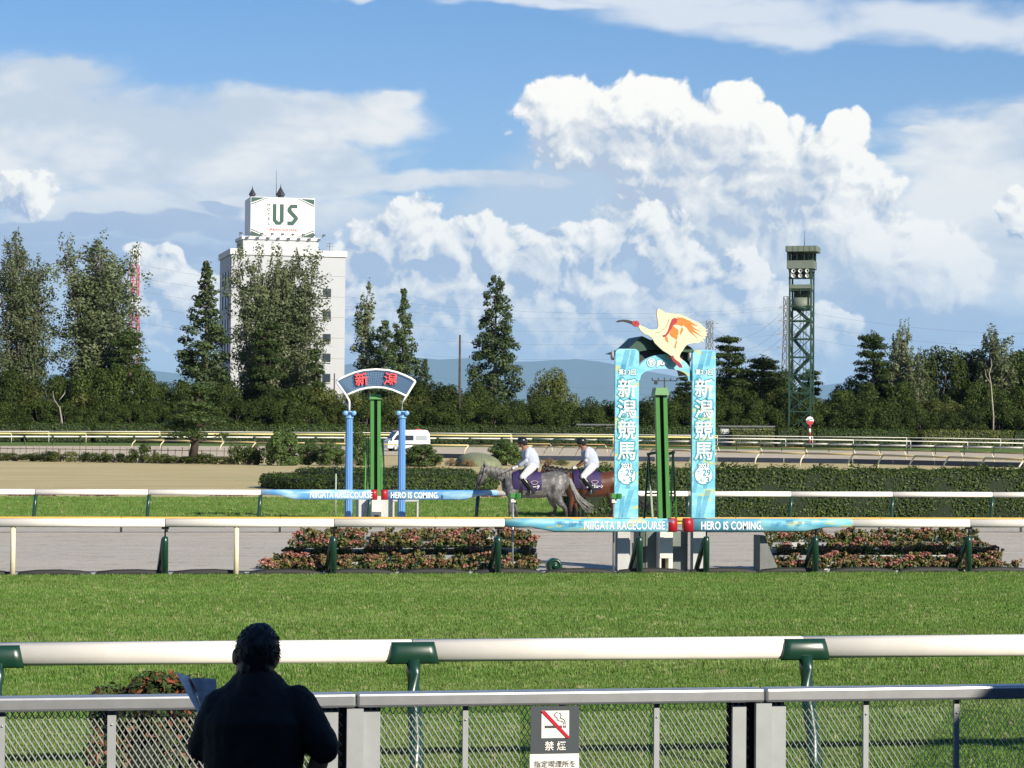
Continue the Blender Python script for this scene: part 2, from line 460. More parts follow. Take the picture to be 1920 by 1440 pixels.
# sand with harrow lines and hoof scuffs
def m_sand(name, a, b, dark):
    m = bpy.data.materials.new(name); m.use_nodes = True
    q = NT(m.node_tree); bs = m.node_tree.nodes['Principled BSDF']
    bs.inputs['Roughness'].default_value = .95; bs.inputs['Specular IOR Level'].default_value = .1
    pos = q.node('ShaderNodeNewGeometry').outputs['Position']
    n1 = q.noise(q.vm('MULTIPLY', pos, (.3, 1, 1)), 1.2, 6, .65)
    n2 = q.noise(q.vm('MULTIPLY', pos, (.16, 1.6, 1)), 3.2, 5, .75)
    n3 = q.noise(q.vm('MULTIPLY', pos, (1.2, .8, 1)), 2.2, 4, .6)
    k = q.mix(q.smooth(n1, .35, .65), (*a, 1), (*b, 1))
    scuff = q.m('MULTIPLY', q.smooth(n2, .54, .63), q.smooth(n3, .46, .58))
    k = q.mix(q.m('MULTIPLY', scuff, .75), k, (*dark, 1))
    q.link(k, bs.inputs['Base Color'])
    wv = q.m('SINE', q.m('MULTIPLY', q.xyz(pos)[1], 60))
    hgt = q.m('ADD', q.m('ADD', q.m('MULTIPLY', wv, .12), q.noise(pos, 9, 5, .7)), q.m('MULTIPLY', scuff, -1.2))
    bn = q.node('ShaderNodeBump'); bn.inputs['Strength'].default_value = .5; bn.inputs['Distance'].default_value = .05
    q.link(hgt, bn.inputs['Height']); q.link(bn.outputs[0], bs.inputs['Normal'])
    return m
M_SAND = m_sand('track_sand', (.435, .400, .345), (.495, .455, .395), (.22, .195, .165))
sheet_rows('dirt_track', [41.05, 48, 56, 64.2], -90, 140, -.012, M_SAND, 'harrowed grey sand of the dirt track')
M_PAVE = mat('apron_paving', (.16, .155, .15), .8, var=.2, vscale=3, bump=.3, bscale=40)
ap = MB().box((10, -8.9, .07), (120, 42.2, .16)).build('pavement', M_PAVE); tag(ap, 'grey paved spectator apron behind the mesh fence', 'pavement', kind='structure')
# the far side of the course, its edges bending round the turn
def far_poly(name, front, back, m, label, dz):
    n = 40; V, Fc = [], []
    xs = np.linspace(-500, 2500, n)
    for x in xs:
        for line in (front, back):
            y = float(np.interp(x, [p[0] for p in line], [p[1] for p in line])); p = on_ground(x, y); V.append((p.x, p.y, gz(p.y) + dz))
    for i in range(n - 1): Fc.append((2 * i, 2 * i + 2, 2 * i + 3, 2 * i + 1))
    return tag(link_mesh(name, np_mesh(name, V, Fc), m), label, 'ground', kind='structure')
SAND_F = [(-500, 862), (300, 857), (700, 853), (1000, 858), (1340, 862), (1920, 873), (2500, 884)]
SAND_B = [(-500, 836), (300, 836), (700, 837), (1000, 839), (1340, 842), (1920, 849), (2500, 857)]
TURF_B = [(-500, 826), (300, 827), (700, 829), (1000, 830), (1340, 833), (1920, 839), (2500, 845)]
M_FARSAND = m_sand('far_sand', (.50, .43, .33), (.55, .48, .37), (.40, .33, .24))
far_poly('far_dirt_track', SAND_F, SAND_B, M_FARSAND, 'pale sand of the dirt track on the far side of the course', .0)
far_poly('far_turf_track', SAND_B, TURF_B, M_FARTURF, 'green turf of the far straight', .02)
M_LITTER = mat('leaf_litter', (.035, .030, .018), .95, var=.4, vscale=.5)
sheet_rows('belt_ground', [329, 340, 370, 420], -260, 420, .01, M_LITTER, 'dark leaf litter soil under the tree belt')
# distant hills
def hills(name, D, prof, m, label):
    n = 160; V, Fc = [], []
    xs = np.linspace(-2600, 4200, n); r2 = random.Random(3)
    for i, x in enumerate(xs):
        y = float(np.interp(x, [p[0] for p in prof], [p[1] for p in prof])) + 3.0 * mnoise.noise(Vector((x * .02, D * .001, 0))) + 1.4 * mnoise.noise(Vector((x * .07, D * .002, 5)))
        top = at(x, y, D); base = at(x, 812, D); base.z = 0
        f = Vector((FWD.x, FWD.y, 0)).normalized()
        for k, (hh, dd) in enumerate(((0, -.16), (.34, -.10), (.72, -.045), (1.0, 0), (.5, .08), (0, .16))):
            wob = 1 + .22 * mnoise.noise(Vector((x * .03, k * 1.7, D * .001))) if 0 < k < 3 else 1
            V.append(tuple(base + f * (D * dd * wob) + Vector((0, 0, (top.z) * hh * wob if k != 3 else top.z))))
    for i in range(n - 1):
        for k in range(5): a = i * 6 + k; Fc.append((a, a + 6, a + 7, a + 1))
    return tag(link_mesh(name, np_mesh(name, V, Fc, True), m), label, 'hills', kind='structure')
M_HILL = mat('hill_forest', (.045, .07, .035), .9, var=.3, vscale=.004, spec=.1)
hills('hills', 58000, [(-2600, 700), (-900, 680), (-200, 712), (80, 705), (250, 690), (330, 700), (430, 708), (600, 690), (700, 676), (790, 668), (840, 678), (890, 668), (940, 677), (975, 681), (1020, 674), (1060, 672), (1110, 676), (1170, 688), (1300, 712), (1500, 726), (1700, 705), (1900, 690), (2300, 670), (3000, 700), (4200, 690)], M_HILL, 'blue hazy forested hills along the horizon')
hills('foothills', 20000, [(-2600, 770), (-300, 765), (100, 772), (300, 768), (600, 770), (800, 762), (1000, 766), (1100, 772), (1400, 776), (1900, 770), (2600, 765), (4200, 770)], M_HILL, 'low hazy foothills before the hills')

# ---------------------------------------------------------------- unseen grandstand, its roof shaped and placed to shade the apron
M_STAND = mat('stand_concrete', (.08, .08, .08), .8, var=.15, vscale=1.0)
M_ROOFSTEEL = mat('stand_roof', (.05, .052, .055), .6)
gs = thing('grandstand', (0, -12, .15), 'dark unseen grandstand, its flat roof shaped to shade the spectator apron', 'grandstand')
ROOF_Z, ROOF_Y = 4.72, 3.58
MB().box((10, (-30 + ROOF_Y) / 2, ROOF_Z + .15), (110, ROOF_Y + 30, .3)).build('roof', M_ROOFSTEEL, gs)
MB().box((10, -29, 2.4), (110, .4, 4.5)).build('back_wall', M_STAND, gs)
for i in range(4):
    MB().box((10, -14.5 - 3.4 * i, .15 + .35 * (i + .5)), (110, 3.4, .35 * (i + 1))).build('step', M_STAND, gs)
for sx in (-22, -11, 11, 22, 33):
    MB().box((sx, -6, 2.43), (.5, .5, 4.56)).build('column', M_STAND, gs)
MB().box((28.8, 4.49, ROOF_Z + .15), (42, 1.8, .28)).build('shade_extension', M_ROOFSTEEL, gs)  # unseen roof step, added to shade the right end of the fence

# ---------------------------------------------------------------- grass blades on the near turf (nobody could count them)
def grass_patch():
    tm = MB(); r2 = random.Random(5)
    for i in range(16):
        a = r2.uniform(0, 6.28); d = r2.uniform(0, .045); x, y = math.cos(a) * d, math.sin(a) * d
        h = r2.uniform(.035, .075); b = r2.uniform(0, 6.28); lean = r2.uniform(.005, .04); w = r2.uniform(.003, .0055)
        dx, dy = math.cos(b) * lean, math.sin(b) * lean; px, py = -math.sin(b) * w, math.cos(b) * w
        tm.add([(x - px, y - py, 0), (x + px, y + py, 0), (x + dx * .4 + px * .8, y + dy * .4 + py * .8, h * .6), (x + dx * .4 - px * .8, y + dy * .4 - py * .8, h * .6), (x + dx, y + dy, h)],
               [(0, 1, 2, 3), (3, 2, 4)])
    mb = bpy.data.materials.new('grass_blade'); mb.use_nodes = True
    q = NT(mb.node_tree); bs = mb.node_tree.nodes['Principled BSDF']
    bs.inputs['Roughness'].default_value = .5; bs.inputs['Specular IOR Level'].default_value = .3
    rnd = q.node('ShaderNodeObjectInfo').outputs['Random']; pos = q.node('ShaderNodeNewGeometry').outputs['Position']
    n1 = q.noise(q.vm('MULTIPLY', pos, (.5, 1, 0)), 1.3, 4, .6)
    c = q.mix(rnd, (.115, .225, .035, 1), (.24, .35, .085, 1))
    c = q.mix(q.smooth(n1, .38, .66), c, (.15, .285, .05, 1))
    n2 = q.noise(q.vm('MULTIPLY', pos, (.10, .55, 0)), 1.0, 3, .6)
    c = q.mix(q.m('MULTIPLY', q.smooth(n2, .48, .64), .55), c, (.26, .35, .10, 1))
    band = q.smooth(q.m('SINE', q.m('MULTIPLY', q.xyz(pos)[1], 1.15)), -.25, .25)
    c = q.mix(q.m('MULTIPLY', band, .22), c, (.12, .205, .032, 1))
    c = q.mix(q.m('GREATER_THAN', rnd, .955), c, (.42, .42, .20, 1))
    q.link(c, bs.inputs['Base Color'])
    t = q.node('ShaderNodeBsdfTranslucent'); q.link(c, t.inputs[0]); mx = q.node('ShaderNodeMixShader'); mx.inputs[0].default_value = .3
    q.link(bs.outputs[0], mx.inputs[1]); q.link(t.outputs[0], mx.inputs[2]); q.link(mx.outputs[0], mb.node_tree.nodes['Material Output'].inputs[0])
    me = tm.mesh('grass_tuft'); me.materials.append(mb)
    tuft = bpy.data.objects.new('grass_tuft', me)
    def field(name, Y0, Y1, dens, scale, label, m):
        c0, c1 = -.14, .52
        V = [(Y0 * c0 - 1.5, Y0, .002), (Y0 * c1 + 1.5, Y0, .002), (Y1 * c1 + 1.5, Y1, .002), (Y1 * c0 - 1.5, Y1, .002)]
        o = link_mesh(name, np_mesh(name, V, [(0, 1, 2, 3)]), m)
        g = bpy.data.node_groups.new(name, 'GeometryNodeTree')
        g.interface.new_socket('Geometry', in_out='INPUT', socket_type='NodeSocketGeometry')
        g.interface.new_socket('Geometry', in_out='OUTPUT', socket_type='NodeSocketGeometry')
        N, Lk = g.nodes, g.links
        gi, go = N.new('NodeGroupInput'), N.new('NodeGroupOutput')
        dp = N.new('GeometryNodeDistributePointsOnFaces'); dp.inputs['Density'].default_value = dens
        oi = N.new('GeometryNodeObjectInfo'); oi.inputs['Object'].default_value = tuft; oi.inputs['As Instance'].default_value = True
        ip = N.new('GeometryNodeInstanceOnPoints')
        rv = N.new('FunctionNodeRandomValue'); rv.data_type = 'FLOAT_VECTOR'; rv.inputs['Max'].default_value = (.15, .15, 6.28); rv.inputs['Min'].default_value = (-.15, -.15, 0)
        rs = N.new('FunctionNodeRandomValue'); rs.data_type = 'FLOAT'
        rs.inputs[2].default_value = .6 * scale; rs.inputs[3].default_value = 1.25 * scale
        Lk.new(gi.outputs[0], dp.inputs[0]); Lk.new(dp.outputs['Points'], ip.inputs['Points']); Lk.new(oi.outputs['Geometry'], ip.inputs['Instance'])
        Lk.new(rv.outputs[0], ip.inputs['Rotation']); Lk.new(rs.outputs[1], ip.inputs['Scale']); Lk.new(ip.outputs[0], go.inputs[0])
        o.modifiers.new('grass', 'NODES').node_group = g
        return tag(o, label, 'grass', kind='stuff')
    field('near_grass', 12.6, 24, 640, .72, 'short green grass blades beside the outer rail', mb)
    field('far_grass', 24, 41.0, 300, .95, 'short green grass blades towards the inner rail', mb)
    field('lawn_grass', 64.4, 87, 45, 1.45, 'grass blades of the lawn inside the dirt track', mb)
grass_patch()
# ---------------------------------------------------------------- foliage
def leaf_mesh(name, clumps, n, size, shell=.55, up=.25, aspect=.6, seed=0, keep=None, flat=.0):
    """leaf-sized diamonds spread through the volume of ellipsoid clumps: clumps = [(centre, radii)], larger ones get more"""
    g = np.random.default_rng(seed)
    C = np.array([c for c, r in clumps], float); Rr = np.array([r for c, r in clumps], float)
    wgt = (Rr[:, 0] * Rr[:, 1] + Rr[:, 0] * Rr[:, 2] + Rr[:, 1] * Rr[:, 2]); wgt /= wgt.sum()
    k = g.choice(len(C), n, p=wgt)
    d = g.normal(size=(n, 3)); d /= np.linalg.norm(d, axis=1)[:, None]
    rad = shell + (1.05 - shell) * g.random(n) ** .7
    P = C[k] + d * Rr[k] * rad[:, None]
    if keep is not None:
        s = keep(P); P, d, k = P[s], d[s], k[s]; n = len(P)
    N = d / Rr[k]; N /= np.linalg.norm(N, axis=1)[:, None]
    N = N + g.normal(size=(n, 3)) * .42 + np.array([0, 0, up]); N /= np.linalg.norm(N, axis=1)[:, None]
    T = np.cross(N, g.normal(size=(n, 3))); T /= np.linalg.norm(T, axis=1)[:, None]
    B = np.cross(N, T)
    s = size * (.6 + .8 * g.random(n))[:, None]
    V = np.empty((n, 4, 3)); V[:, 0] = P - T * s * .5; V[:, 1] = P + B * s * .5 * aspect; V[:, 2] = P + T * s * .5; V[:, 3] = P - B * s * .5 * aspect
    return np_mesh(name, V.reshape(-1, 3), np.arange(n * 4).reshape(n, 4))
def m_leaf(name, a, b, rough=.55, trans=.18, patch=.35, tint=None, spec=.3):
    m = bpy.data.materials.new(name); m.use_nodes = True
    q = NT(m.node_tree); bs = m.node_tree.nodes['Principled BSDF']
    bs.inputs['Roughness'].default_value = rough; bs.inputs['Specular IOR Level'].default_value = spec
    geo = q.node('ShaderNodeNewGeometry'); rnd = geo.outputs['Random Per Island']
    n = q.noise(geo.outputs['Position'], patch, 3, .5)
    c = q.mix(q.m('MULTIPLY_ADD', n, .9, q.m('MULTIPLY_ADD', rnd, .7, -.35)), (*a, 1), (*b, 1))
    if tint:
        c = q.mix(q.m('GREATER_THAN', rnd, tint[1]), c, (*tint[0], 1))
    orr = q.node('ShaderNodeObjectInfo').outputs['Random']; f = q.lin(orr, 0, 1, .82, 1.2)
    c = q.mix(1.0, c, q.comb(f, f, f), 'MULTIPLY')
    q.link(c, bs.inputs['Base Color'])
    t = q.node('ShaderNodeBsdfTranslucent'); q.link(c, t.inputs[0]); mx = q.node('ShaderNodeMixShader'); mx.inputs[0].default_value = trans
    q.link(bs.outputs[0], mx.inputs[1]); q.link(t.outputs[0], mx.inputs[2]); q.link(mx.outputs[0], m.node_tree.nodes['Material Output'].inputs[0])
    return m
L_POP = m_leaf('poplar_leaf', (.070, .098, .040), (.190, .218, .115), .5, .2, spec=.15)
L_CON = m_leaf('redwood_leaf', (.045, .075, .025), (.09, .13, .045))
L_PINE = m_leaf('pine_needles', (.018, .036, .010), (.065, .092, .026), .6, .1, spec=.12)
L_DARK = m_leaf('evergreen_leaf', (.010, .024, .006), (.080, .108, .022), .55, .12, spec=.12)
L_OLIVE = m_leaf('olive_leaf', (.055, .075, .018), (.15, .165, .045), .55, .2, spec=.15)
L_HEDGE = m_leaf('hedge_leaf', (.025, .050, .010), (.085, .125, .028), .5, .15, patch=2.0, spec=.15)
L_PINE2 = m_leaf('young_pine_needles', (.040, .072, .018), (.10, .15, .04), .55, .15, patch=1.5)
BARK = mat('bark', (.12, .10, .08), .9, var=.3, vscale=3)
BARK_D = mat('dark_bark', (.06, .045, .035), .9, var=.3, vscale=3)
BARK_P = mat('pale_bark', (.30, .27, .22), .9, var=.25, vscale=3)

def limb(mb, a, b, r0, r1, bend, r2, n=5):
    a, b = Vector(a), Vector(b); mid = [a.lerp(b, t) + Vector((r2.uniform(-1, 1), r2.uniform(-1, 1), r2.uniform(-.3, .3))) * bend * math.sin(math.pi * t) for t in (0, .33, .66, 1)]
    mb.tube(mid, [r0 + (r1 - r0) * t for t in (0, .33, .66, 1)], n)
def make_poplar(seed, h=30, hw=6, stems=6, leaves=8500, bare=.08, size=.36, sparse=False):
    r2 = random.Random(seed); tr = MB(); cl = []
    for s in range(stems):
        a = 6.28 * s / stems + r2.uniform(-.5, .5); rr = hw * r2.uniform(.25, .78) if stems > 1 else 0
        top = Vector((math.cos(a) * rr, math.sin(a) * rr, h * r2.uniform(.88, 1.0)))
        if s == 0: top = Vector((r2.uniform(-.5, .5), 0, h))
        base = Vector((math.cos(a) * .35, math.sin(a) * .35, 0))
        limb(tr, base, top * .97, .28, .05, .5, r2)
        z = h * bare
        while z < top.z:
            t = z / top.z; c = base.lerp(top, t)
            w = hw * (.42 if sparse else .56) * min(1, .42 + 1.5 * t) * (1.0 if t < .80 else max(.45, (1 - t) / .20))
            for j in range(2 if sparse else 3):
                b = r2.uniform(0, 6.28); d = w * r2.uniform(.3, .95)
                q = c + Vector((math.cos(b) * d, math.sin(b) * d, r2.uniform(0, 1.6)))
                cl.append((tuple(q), (w * r2.uniform(.28, .45), w * r2.uniform(.28, .45), h * r2.uniform(.028, .06))))
                if j == 0: limb(tr, c - Vector((0, 0, 1.2)), q, .07, .03, .2, r2, 4)
            z += h * r2.uniform(.03, .055)
    me = leaf_mesh('crown', cl, leaves, size, .35, .3, .7, seed)
    return me, tr.mesh('trunk'), L_POP, BARK
def make_cone(seed, h=20, hw=4, leaves=5200, bare=.12, size=.5, lm=None, power=.85, gap=.0):
    r2 = random.Random(seed); tr = MB(); cl = []
    tr.tube([(0, 0, 0), (0, 0, h * .5), (0, 0, h * .98)], [.32, .2, .03], 6)
    z = h * bare
    while z < h * .99:
        t = (z / h - bare) / (1 - bare); w = hw * (1 - t) ** power * min(1, .55 + t * 4) + .15
        for j in range(7):
            a = r2.uniform(0, 6.28); d = w * r2.uniform(.30, 1.0)
            if r2.random() < gap: continue
            q = Vector((math.cos(a) * d, math.sin(a) * d, z + d * r2.uniform(-.05, .3)))
            cl.append((tuple(q), (max(.3, w * .38), max(.3, w * .38), max(.45, w * r2.uniform(.22, .36)))))
            limb(tr, (0, 0, z - .3), q, .06, .02, .1, r2, 4)
        z += h * .028 + .12 * w
    me = leaf_mesh('crown', cl, leaves, size, .3, .3, .65, seed)
    return me, tr.mesh('trunk'), lm or L_CON, BARK
def make_pine(seed, h=14, hw=4.4, leaves=9500, size=.42, bare=.35, lm=None, lean=0.0, pads=4):
    r2 = random.Random(seed); tr = MB(); cl = []
    top = Vector((lean * h, r2.uniform(-.4, .4), h * .97))
    tr.tube([(0, 0, 0), tuple(top * .5 + Vector((r2.uniform(-.3, .3), 0, 0))), tuple(top)], [.30, .2, .05], 6)
    z = h * bare
    while z < h:
        t = (z / h - bare) / (1 - bare)
        for j in range(pads):
            a = r2.uniform(0, 6.28); d = hw * (1 - t * .8) * r2.uniform(.35, 1.0)
            c = top * (z / h) + Vector((math.cos(a) * d, math.sin(a) * d, d * r2.uniform(.05, .3)))
            s = hw * (.24 - .08 * t) * r2.uniform(.7, 1.3)
            limb(tr, top * (z / h) - Vector((0, 0, .4)), c, .09, .03, .3, r2, 4)
            for kk in range(3):
                cl.append((tuple(c + Vector((r2.uniform(-1, 1), r2.uniform(-1, 1), r2.uniform(-.1, .35))) * s * .8), (s, s, s * .45)))
        z += h * r2.uniform(.05, .09)
    cl.append((tuple(top), (hw * .16, hw * .16, hw * .16)))
    me = leaf_mesh('crown', cl, leaves, size, .35, .45, .35, seed)
    return me, tr.mesh('trunk'), lm or L_PINE, BARK_D
def make_round(seed, h=9, hw=5, leaves=10500, size=.30, lm=None, low=.12, nclump=40, lump=.25, bark=None, emin=-.9):
    r2 = random.Random(seed); tr = MB(); cl = []
    fork = Vector((0, 0, h * .28)); tr.tube([(0, 0, 0), tuple(fork)], [.26, .2], 6)
    for i in range(nclump):
        a = r2.uniform(0, 6.28); e = r2.uniform(emin, 1.0); rr = math.sqrt(max(0, 1 - max(0, e) ** 2)) * r2.uniform(.45, .88)
        c = Vector((math.cos(a) * rr * hw, math.sin(a) * rr * hw, h * (.52 + e * .40)))
        c.z = max(c.z, h * low)
        s = hw * lump * r2.uniform(.7, 1.3)
        cl.append((tuple(c), (s, s, s * .85)))
        if i % 3 == 0: limb(tr, fork, c, .12, .03, .3, r2, 4)
    me = leaf_mesh('crown', cl, leaves, size, .82, .45, .7, seed)
    return me, tr.mesh('trunk'), lm or L_DARK, bark or BARK
def plant(name, proto, loc, label, cat, group=None, s=(1, 1, 1), rz=0.0):
    t = thing(name, loc, label, cat, group, rz); t.scale = s
    link_mesh('crown', proto[0], proto[2], t); link_mesh('trunk', proto[1], proto[3], t)
    return t
SIZES = {}
def crown_size(me):
    if me.name not in SIZES:
        V = np.empty(len(me.vertices) * 3, np.float32); me.vertices.foreach_get('co', V); V = V.reshape(-1, 3)
        SIZES[me.name] = (float(V[:, 2].max()), float(np.percentile(np.hypot(V[:, 0], V[:, 1]), 93)))
    return SIZES[me.name]
def px_tree(proto, ph, phw, name, x, ytop, hw, Y, label, group=None, rz=None, yb=None, cat='tree'):
    """stand a tree on the ground at distance Y so that its crown covers the pixels it covers in the photograph"""
    top = on_y(x, ytop, Y); g0 = gz(Y); hgt = top.z - g0; k = (top - CAM).dot(FWD) / FPX
    ph, phw = crown_size(proto[0]); sc = hw * k / phw
    return plant(name, proto, (top.x, Y, g0), label, cat, group, (sc, sc, hgt / ph), rz if rz is not None else random.uniform(0, 6.28))
POP = [make_poplar(11, 30, 6, 7, 30000), make_poplar(12, 30, 6, 8, 30000), make_poplar(13, 30, 6, 9, 36000, .05)]
COL = make_poplar(14, 18, 2.6, 4, 9000, .05, .30)
SPARSE = make_poplar(15, 22, 3.4, 3, 4200, .22, .34, True)
CONE = [make_cone(21, 22, 3.6, 18000, .05, .34, None, .8), make_cone(22, 20, 3.1, 13000, .12, .34, None, .55, .12)]
PINE = [make_pine(31), make_pine(32, 14, 4.4, 11000, .42, .2), make_pine(33, 14, 4.4, 10000, .42, .12, None, .08)]
PINED = [make_pine(36, 14, 4.4, 19000, .42, .04, None, .02, 7), make_pine(37, 14, 4.4, 19000, .42, .06, None, -.03, 7)]
RND = [make_round(40 + i) for i in range(5)]
OLV = [make_round(50, lm=L_OLIVE, lump=.26), make_round(51, 9, 5, 8000, .30, L_OLIVE, .1, 44, .2)]
# tall trees of the belt
px_tree(POP[0], 30, 6, 'poplar_tree', -66, 425, 58, 356, 'tall grey-green poplar half hidden at the end of the belt, left of two others', rz=.4)
px_tree(POP[1], 30, 6, 'poplar_tree', 46, 430, 52, 352, 'tall multi-stemmed poplar with pale bark beside the broad poplar by the red pylon', rz=1.0)
px_tree(POP[2], 30, 6, 'poplar_tree', 182, 430, 72, 353, 'broad dense poplar standing in front of the red and white pylon', rz=2.2)
px_tree(CONE[0], 22, 4.2, 'conifer_tree', 388, 488, 58, 350, 'pointed conical tree beside the white hotel', rz=.3)
px_tree(POP[0], 30, 6, 'poplar_tree', 484, 448, 52, 352, 'tall poplar with dark dense crown before the hotel tower', rz=3.5)
px_tree(POP[1], 30, 6, 'poplar_tree', 548, 450, 58, 354, 'paler poplar covering the right half of the hotel front', rz=5.0)
px_tree(SPARSE, 22, 3.4, 'poplar_tree', 694, 520, 42, 352, 'thin sparse poplar with see-through crown right of the hotel', rz=.2)
px_tree(CONE[0], 22, 4.2, 'conifer_tree', 757, 540, 38, 350, 'dark slim conifer beside the sparse poplar', rz=2.0)
px_tree(CONE[1], 20, 3.6, 'conifer_tree', 722, 600, 36, 348, 'shorter conifer between the sparse poplar and the slim conifer', rz=3.0)
px_tree(CONE[0], 22, 4.2, 'conifer_tree', 797, 672, 30, 347, 'small conical tree at the foot of the slim conifer', rz=4.0)
px_tree(CONE[1], 20, 3.6, 'conifer_tree', 930, 515, 44, 350, 'lone slender tree with bare lower trunk beside the dark pole', rz=1.1)
px_tree(OLV[0], 9, 5, 'broadleaf_tree', 1036, 686, 44, 347, 'rounded olive green tree rising above the belt', rz=1)
px_tree(RND[1], 9, 5, 'broadleaf_tree', 897, 712, 28, 347, 'small rounded tree next to the lone slender tree', rz=2)
px_tree(PINED[1], 14, 5, 'pine_tree', 246, 612, 52, 346, 'dark layered pine below the red and white pylon', rz=0)
px_tree(PINED[0], 14, 5, 'pine_tree', 500, 600, 58, 344, 'dark pine below the poplars in front of the hotel', rz=2)
px_tree(PINE[2], 14, 5, 'pine_tree', 590, 640, 40, 345, 'smaller pine at the right corner of the hotel', rz=1)
px_tree(PINED[0], 14, 5, 'pine_tree', 1362, 628, 64, 344, 'big dark pine behind the finish gate', rz=.5)
px_tree(PINED[1], 14, 5, 'pine_tree', 1425, 664, 60, 345, 'spreading pine between the finish gate and the watch tower', rz=3)
px_tree(PINED[0], 14, 5, 'pine_tree', 1290, 704, 46, 343, 'low pine seen through the finish gate', rz=4)
px_tree(PINED[1], 14, 5, 'pine_tree', 1518, 688, 38, 358, 'pine behind the foot of the watch tower', rz=5)
px_tree(PINED[1], 14, 5, 'pine_tree', 1632, 618, 50, 346, 'jagged layered pine right of the watch tower', rz=2.6)
px_tree(COL, 18, 2.6, 'poplar_tree', 1686, 594, 22, 347, 'narrow columnar poplar beside the jagged pine', rz=1)
px_tree(COL, 18, 2.6, 'poplar_tree', 1712, 648, 26, 345, 'lower columnar poplar leaning on the narrow one', rz=2)
px_tree(COL, 18, 2.6, 'poplar_tree', 1868, 604, 36, 346, 'stout columnar poplar above the broad trees', rz=3)
for i, (x, yt, hw) in enumerate(((1765, 646, 62), (1815, 652, 56), (1735, 672, 54), (1925, 652, 56), (1890, 668, 56), (1670, 680, 56), (1985, 670, 60), (1590, 704, 44), (1850, 676, 54), (1395, 688, 56), (1340, 690, 46), (1460, 690, 44))):
    px_tree(RND[i % 5], 9, 5, 'broadleaf_tree', x, yt, hw, 349 + (i % 3) * 2, 'tall broad dark green tree among the pines and poplars around the watch tower', 'tall broad trees around the tower')
# lower trees of the belt, shoulder to shoulder
tops = [(-80, 690), (0, 690), (60, 700), (120, 705), (200, 690), (260, 688), (320, 710), (400, 700), (470, 730), (560, 720), (640, 715), (700, 740), (760, 725), (830, 715), (900, 735), (1000, 745), (1060, 740), (1120, 755), (1180, 750), (1240, 730), (1300, 720), (1400, 715), (1500, 725), (1560, 735), (1600, 722), (1680, 715), (1760, 720), (1850, 715), (1950, 720), (2030, 720)]
r3 = random.Random(9); x = -70; i = 0
while x < 2010:
    yt = float(np.interp(x, [t[0] for t in tops], [t[1] for t in tops])) + r3.uniform(-8, 16)
    k = RND[i % 5] if r3.random() < .72 else OLV[i % 2]
    hw = r3.uniform(38, 56)
    if k in OLV: px_tree(k, 9, 5, 'belt_tree', x, yt + 12, hw, 342 + r3.uniform(-2, 3), 'lighter olive green tree in the low belt behind the clipped hedge', 'olive trees of the low belt')
    else: px_tree(k, 9, 5, 'belt_tree', x, yt, hw, 344 + r3.uniform(-3, 3), 'dark green bushy tree in the low belt behind the clipped hedge', 'dark trees of the low belt')
    x += hw * r3.uniform(.62, .9); i += 1
x = -60
while x < 2010:                       # undergrowth that closes the belt at the foot
    px_tree(RND[(i * 3) % 5], 9, 5, 'belt_shrub', x, 752 + r3.uniform(-10, 14), r3.uniform(36, 46), 337.5 + r3.uniform(-1, 1), 'low dark shrub filling the foot of the tree belt', 'shrubs at the foot of the belt', cat='shrub')
    x += r3.uniform(40, 52); i += 1
# bare pale stems that show against the belt
for (x0, y0, x1, y1, x2, y2, lb) in ((116, 795, 112, 765, 122, 728, 'pale bare crooked tree stem standing before the left of the belt'), (1862, 780, 1858, 720, 1858, 672, 'pale dead tree trunk below the stout columnar poplar')):
    t = thing('bare_tree', (on_y(x0, y0, 334).x, 334, gz(334)), lb, 'tree')
    p0, p1, p2 = on_y(x0, y0, 334), on_y(x1, y1, 334), on_y(x2, y2, 334); p0.z = gz(334)
    MB().tube([p0, p0.lerp(p1, .5) + Vector((.25, 0, 0)), p1, p1.lerp(p2, .4) + Vector((-.3, 0, 0)), p1.lerp(p2, .75) + Vector((.15, 0, 0)), p2], [.15, .13, .11, .09, .06, .03], 6).build('trunk', BARK_P, t)
    MB().tube([p1, p1 + Vector((-.8, 0, 1.2)), p1 + Vector((-1.0, 0, 2.4))], [.08, .06, .02], 5).build('limb', BARK_P, t)

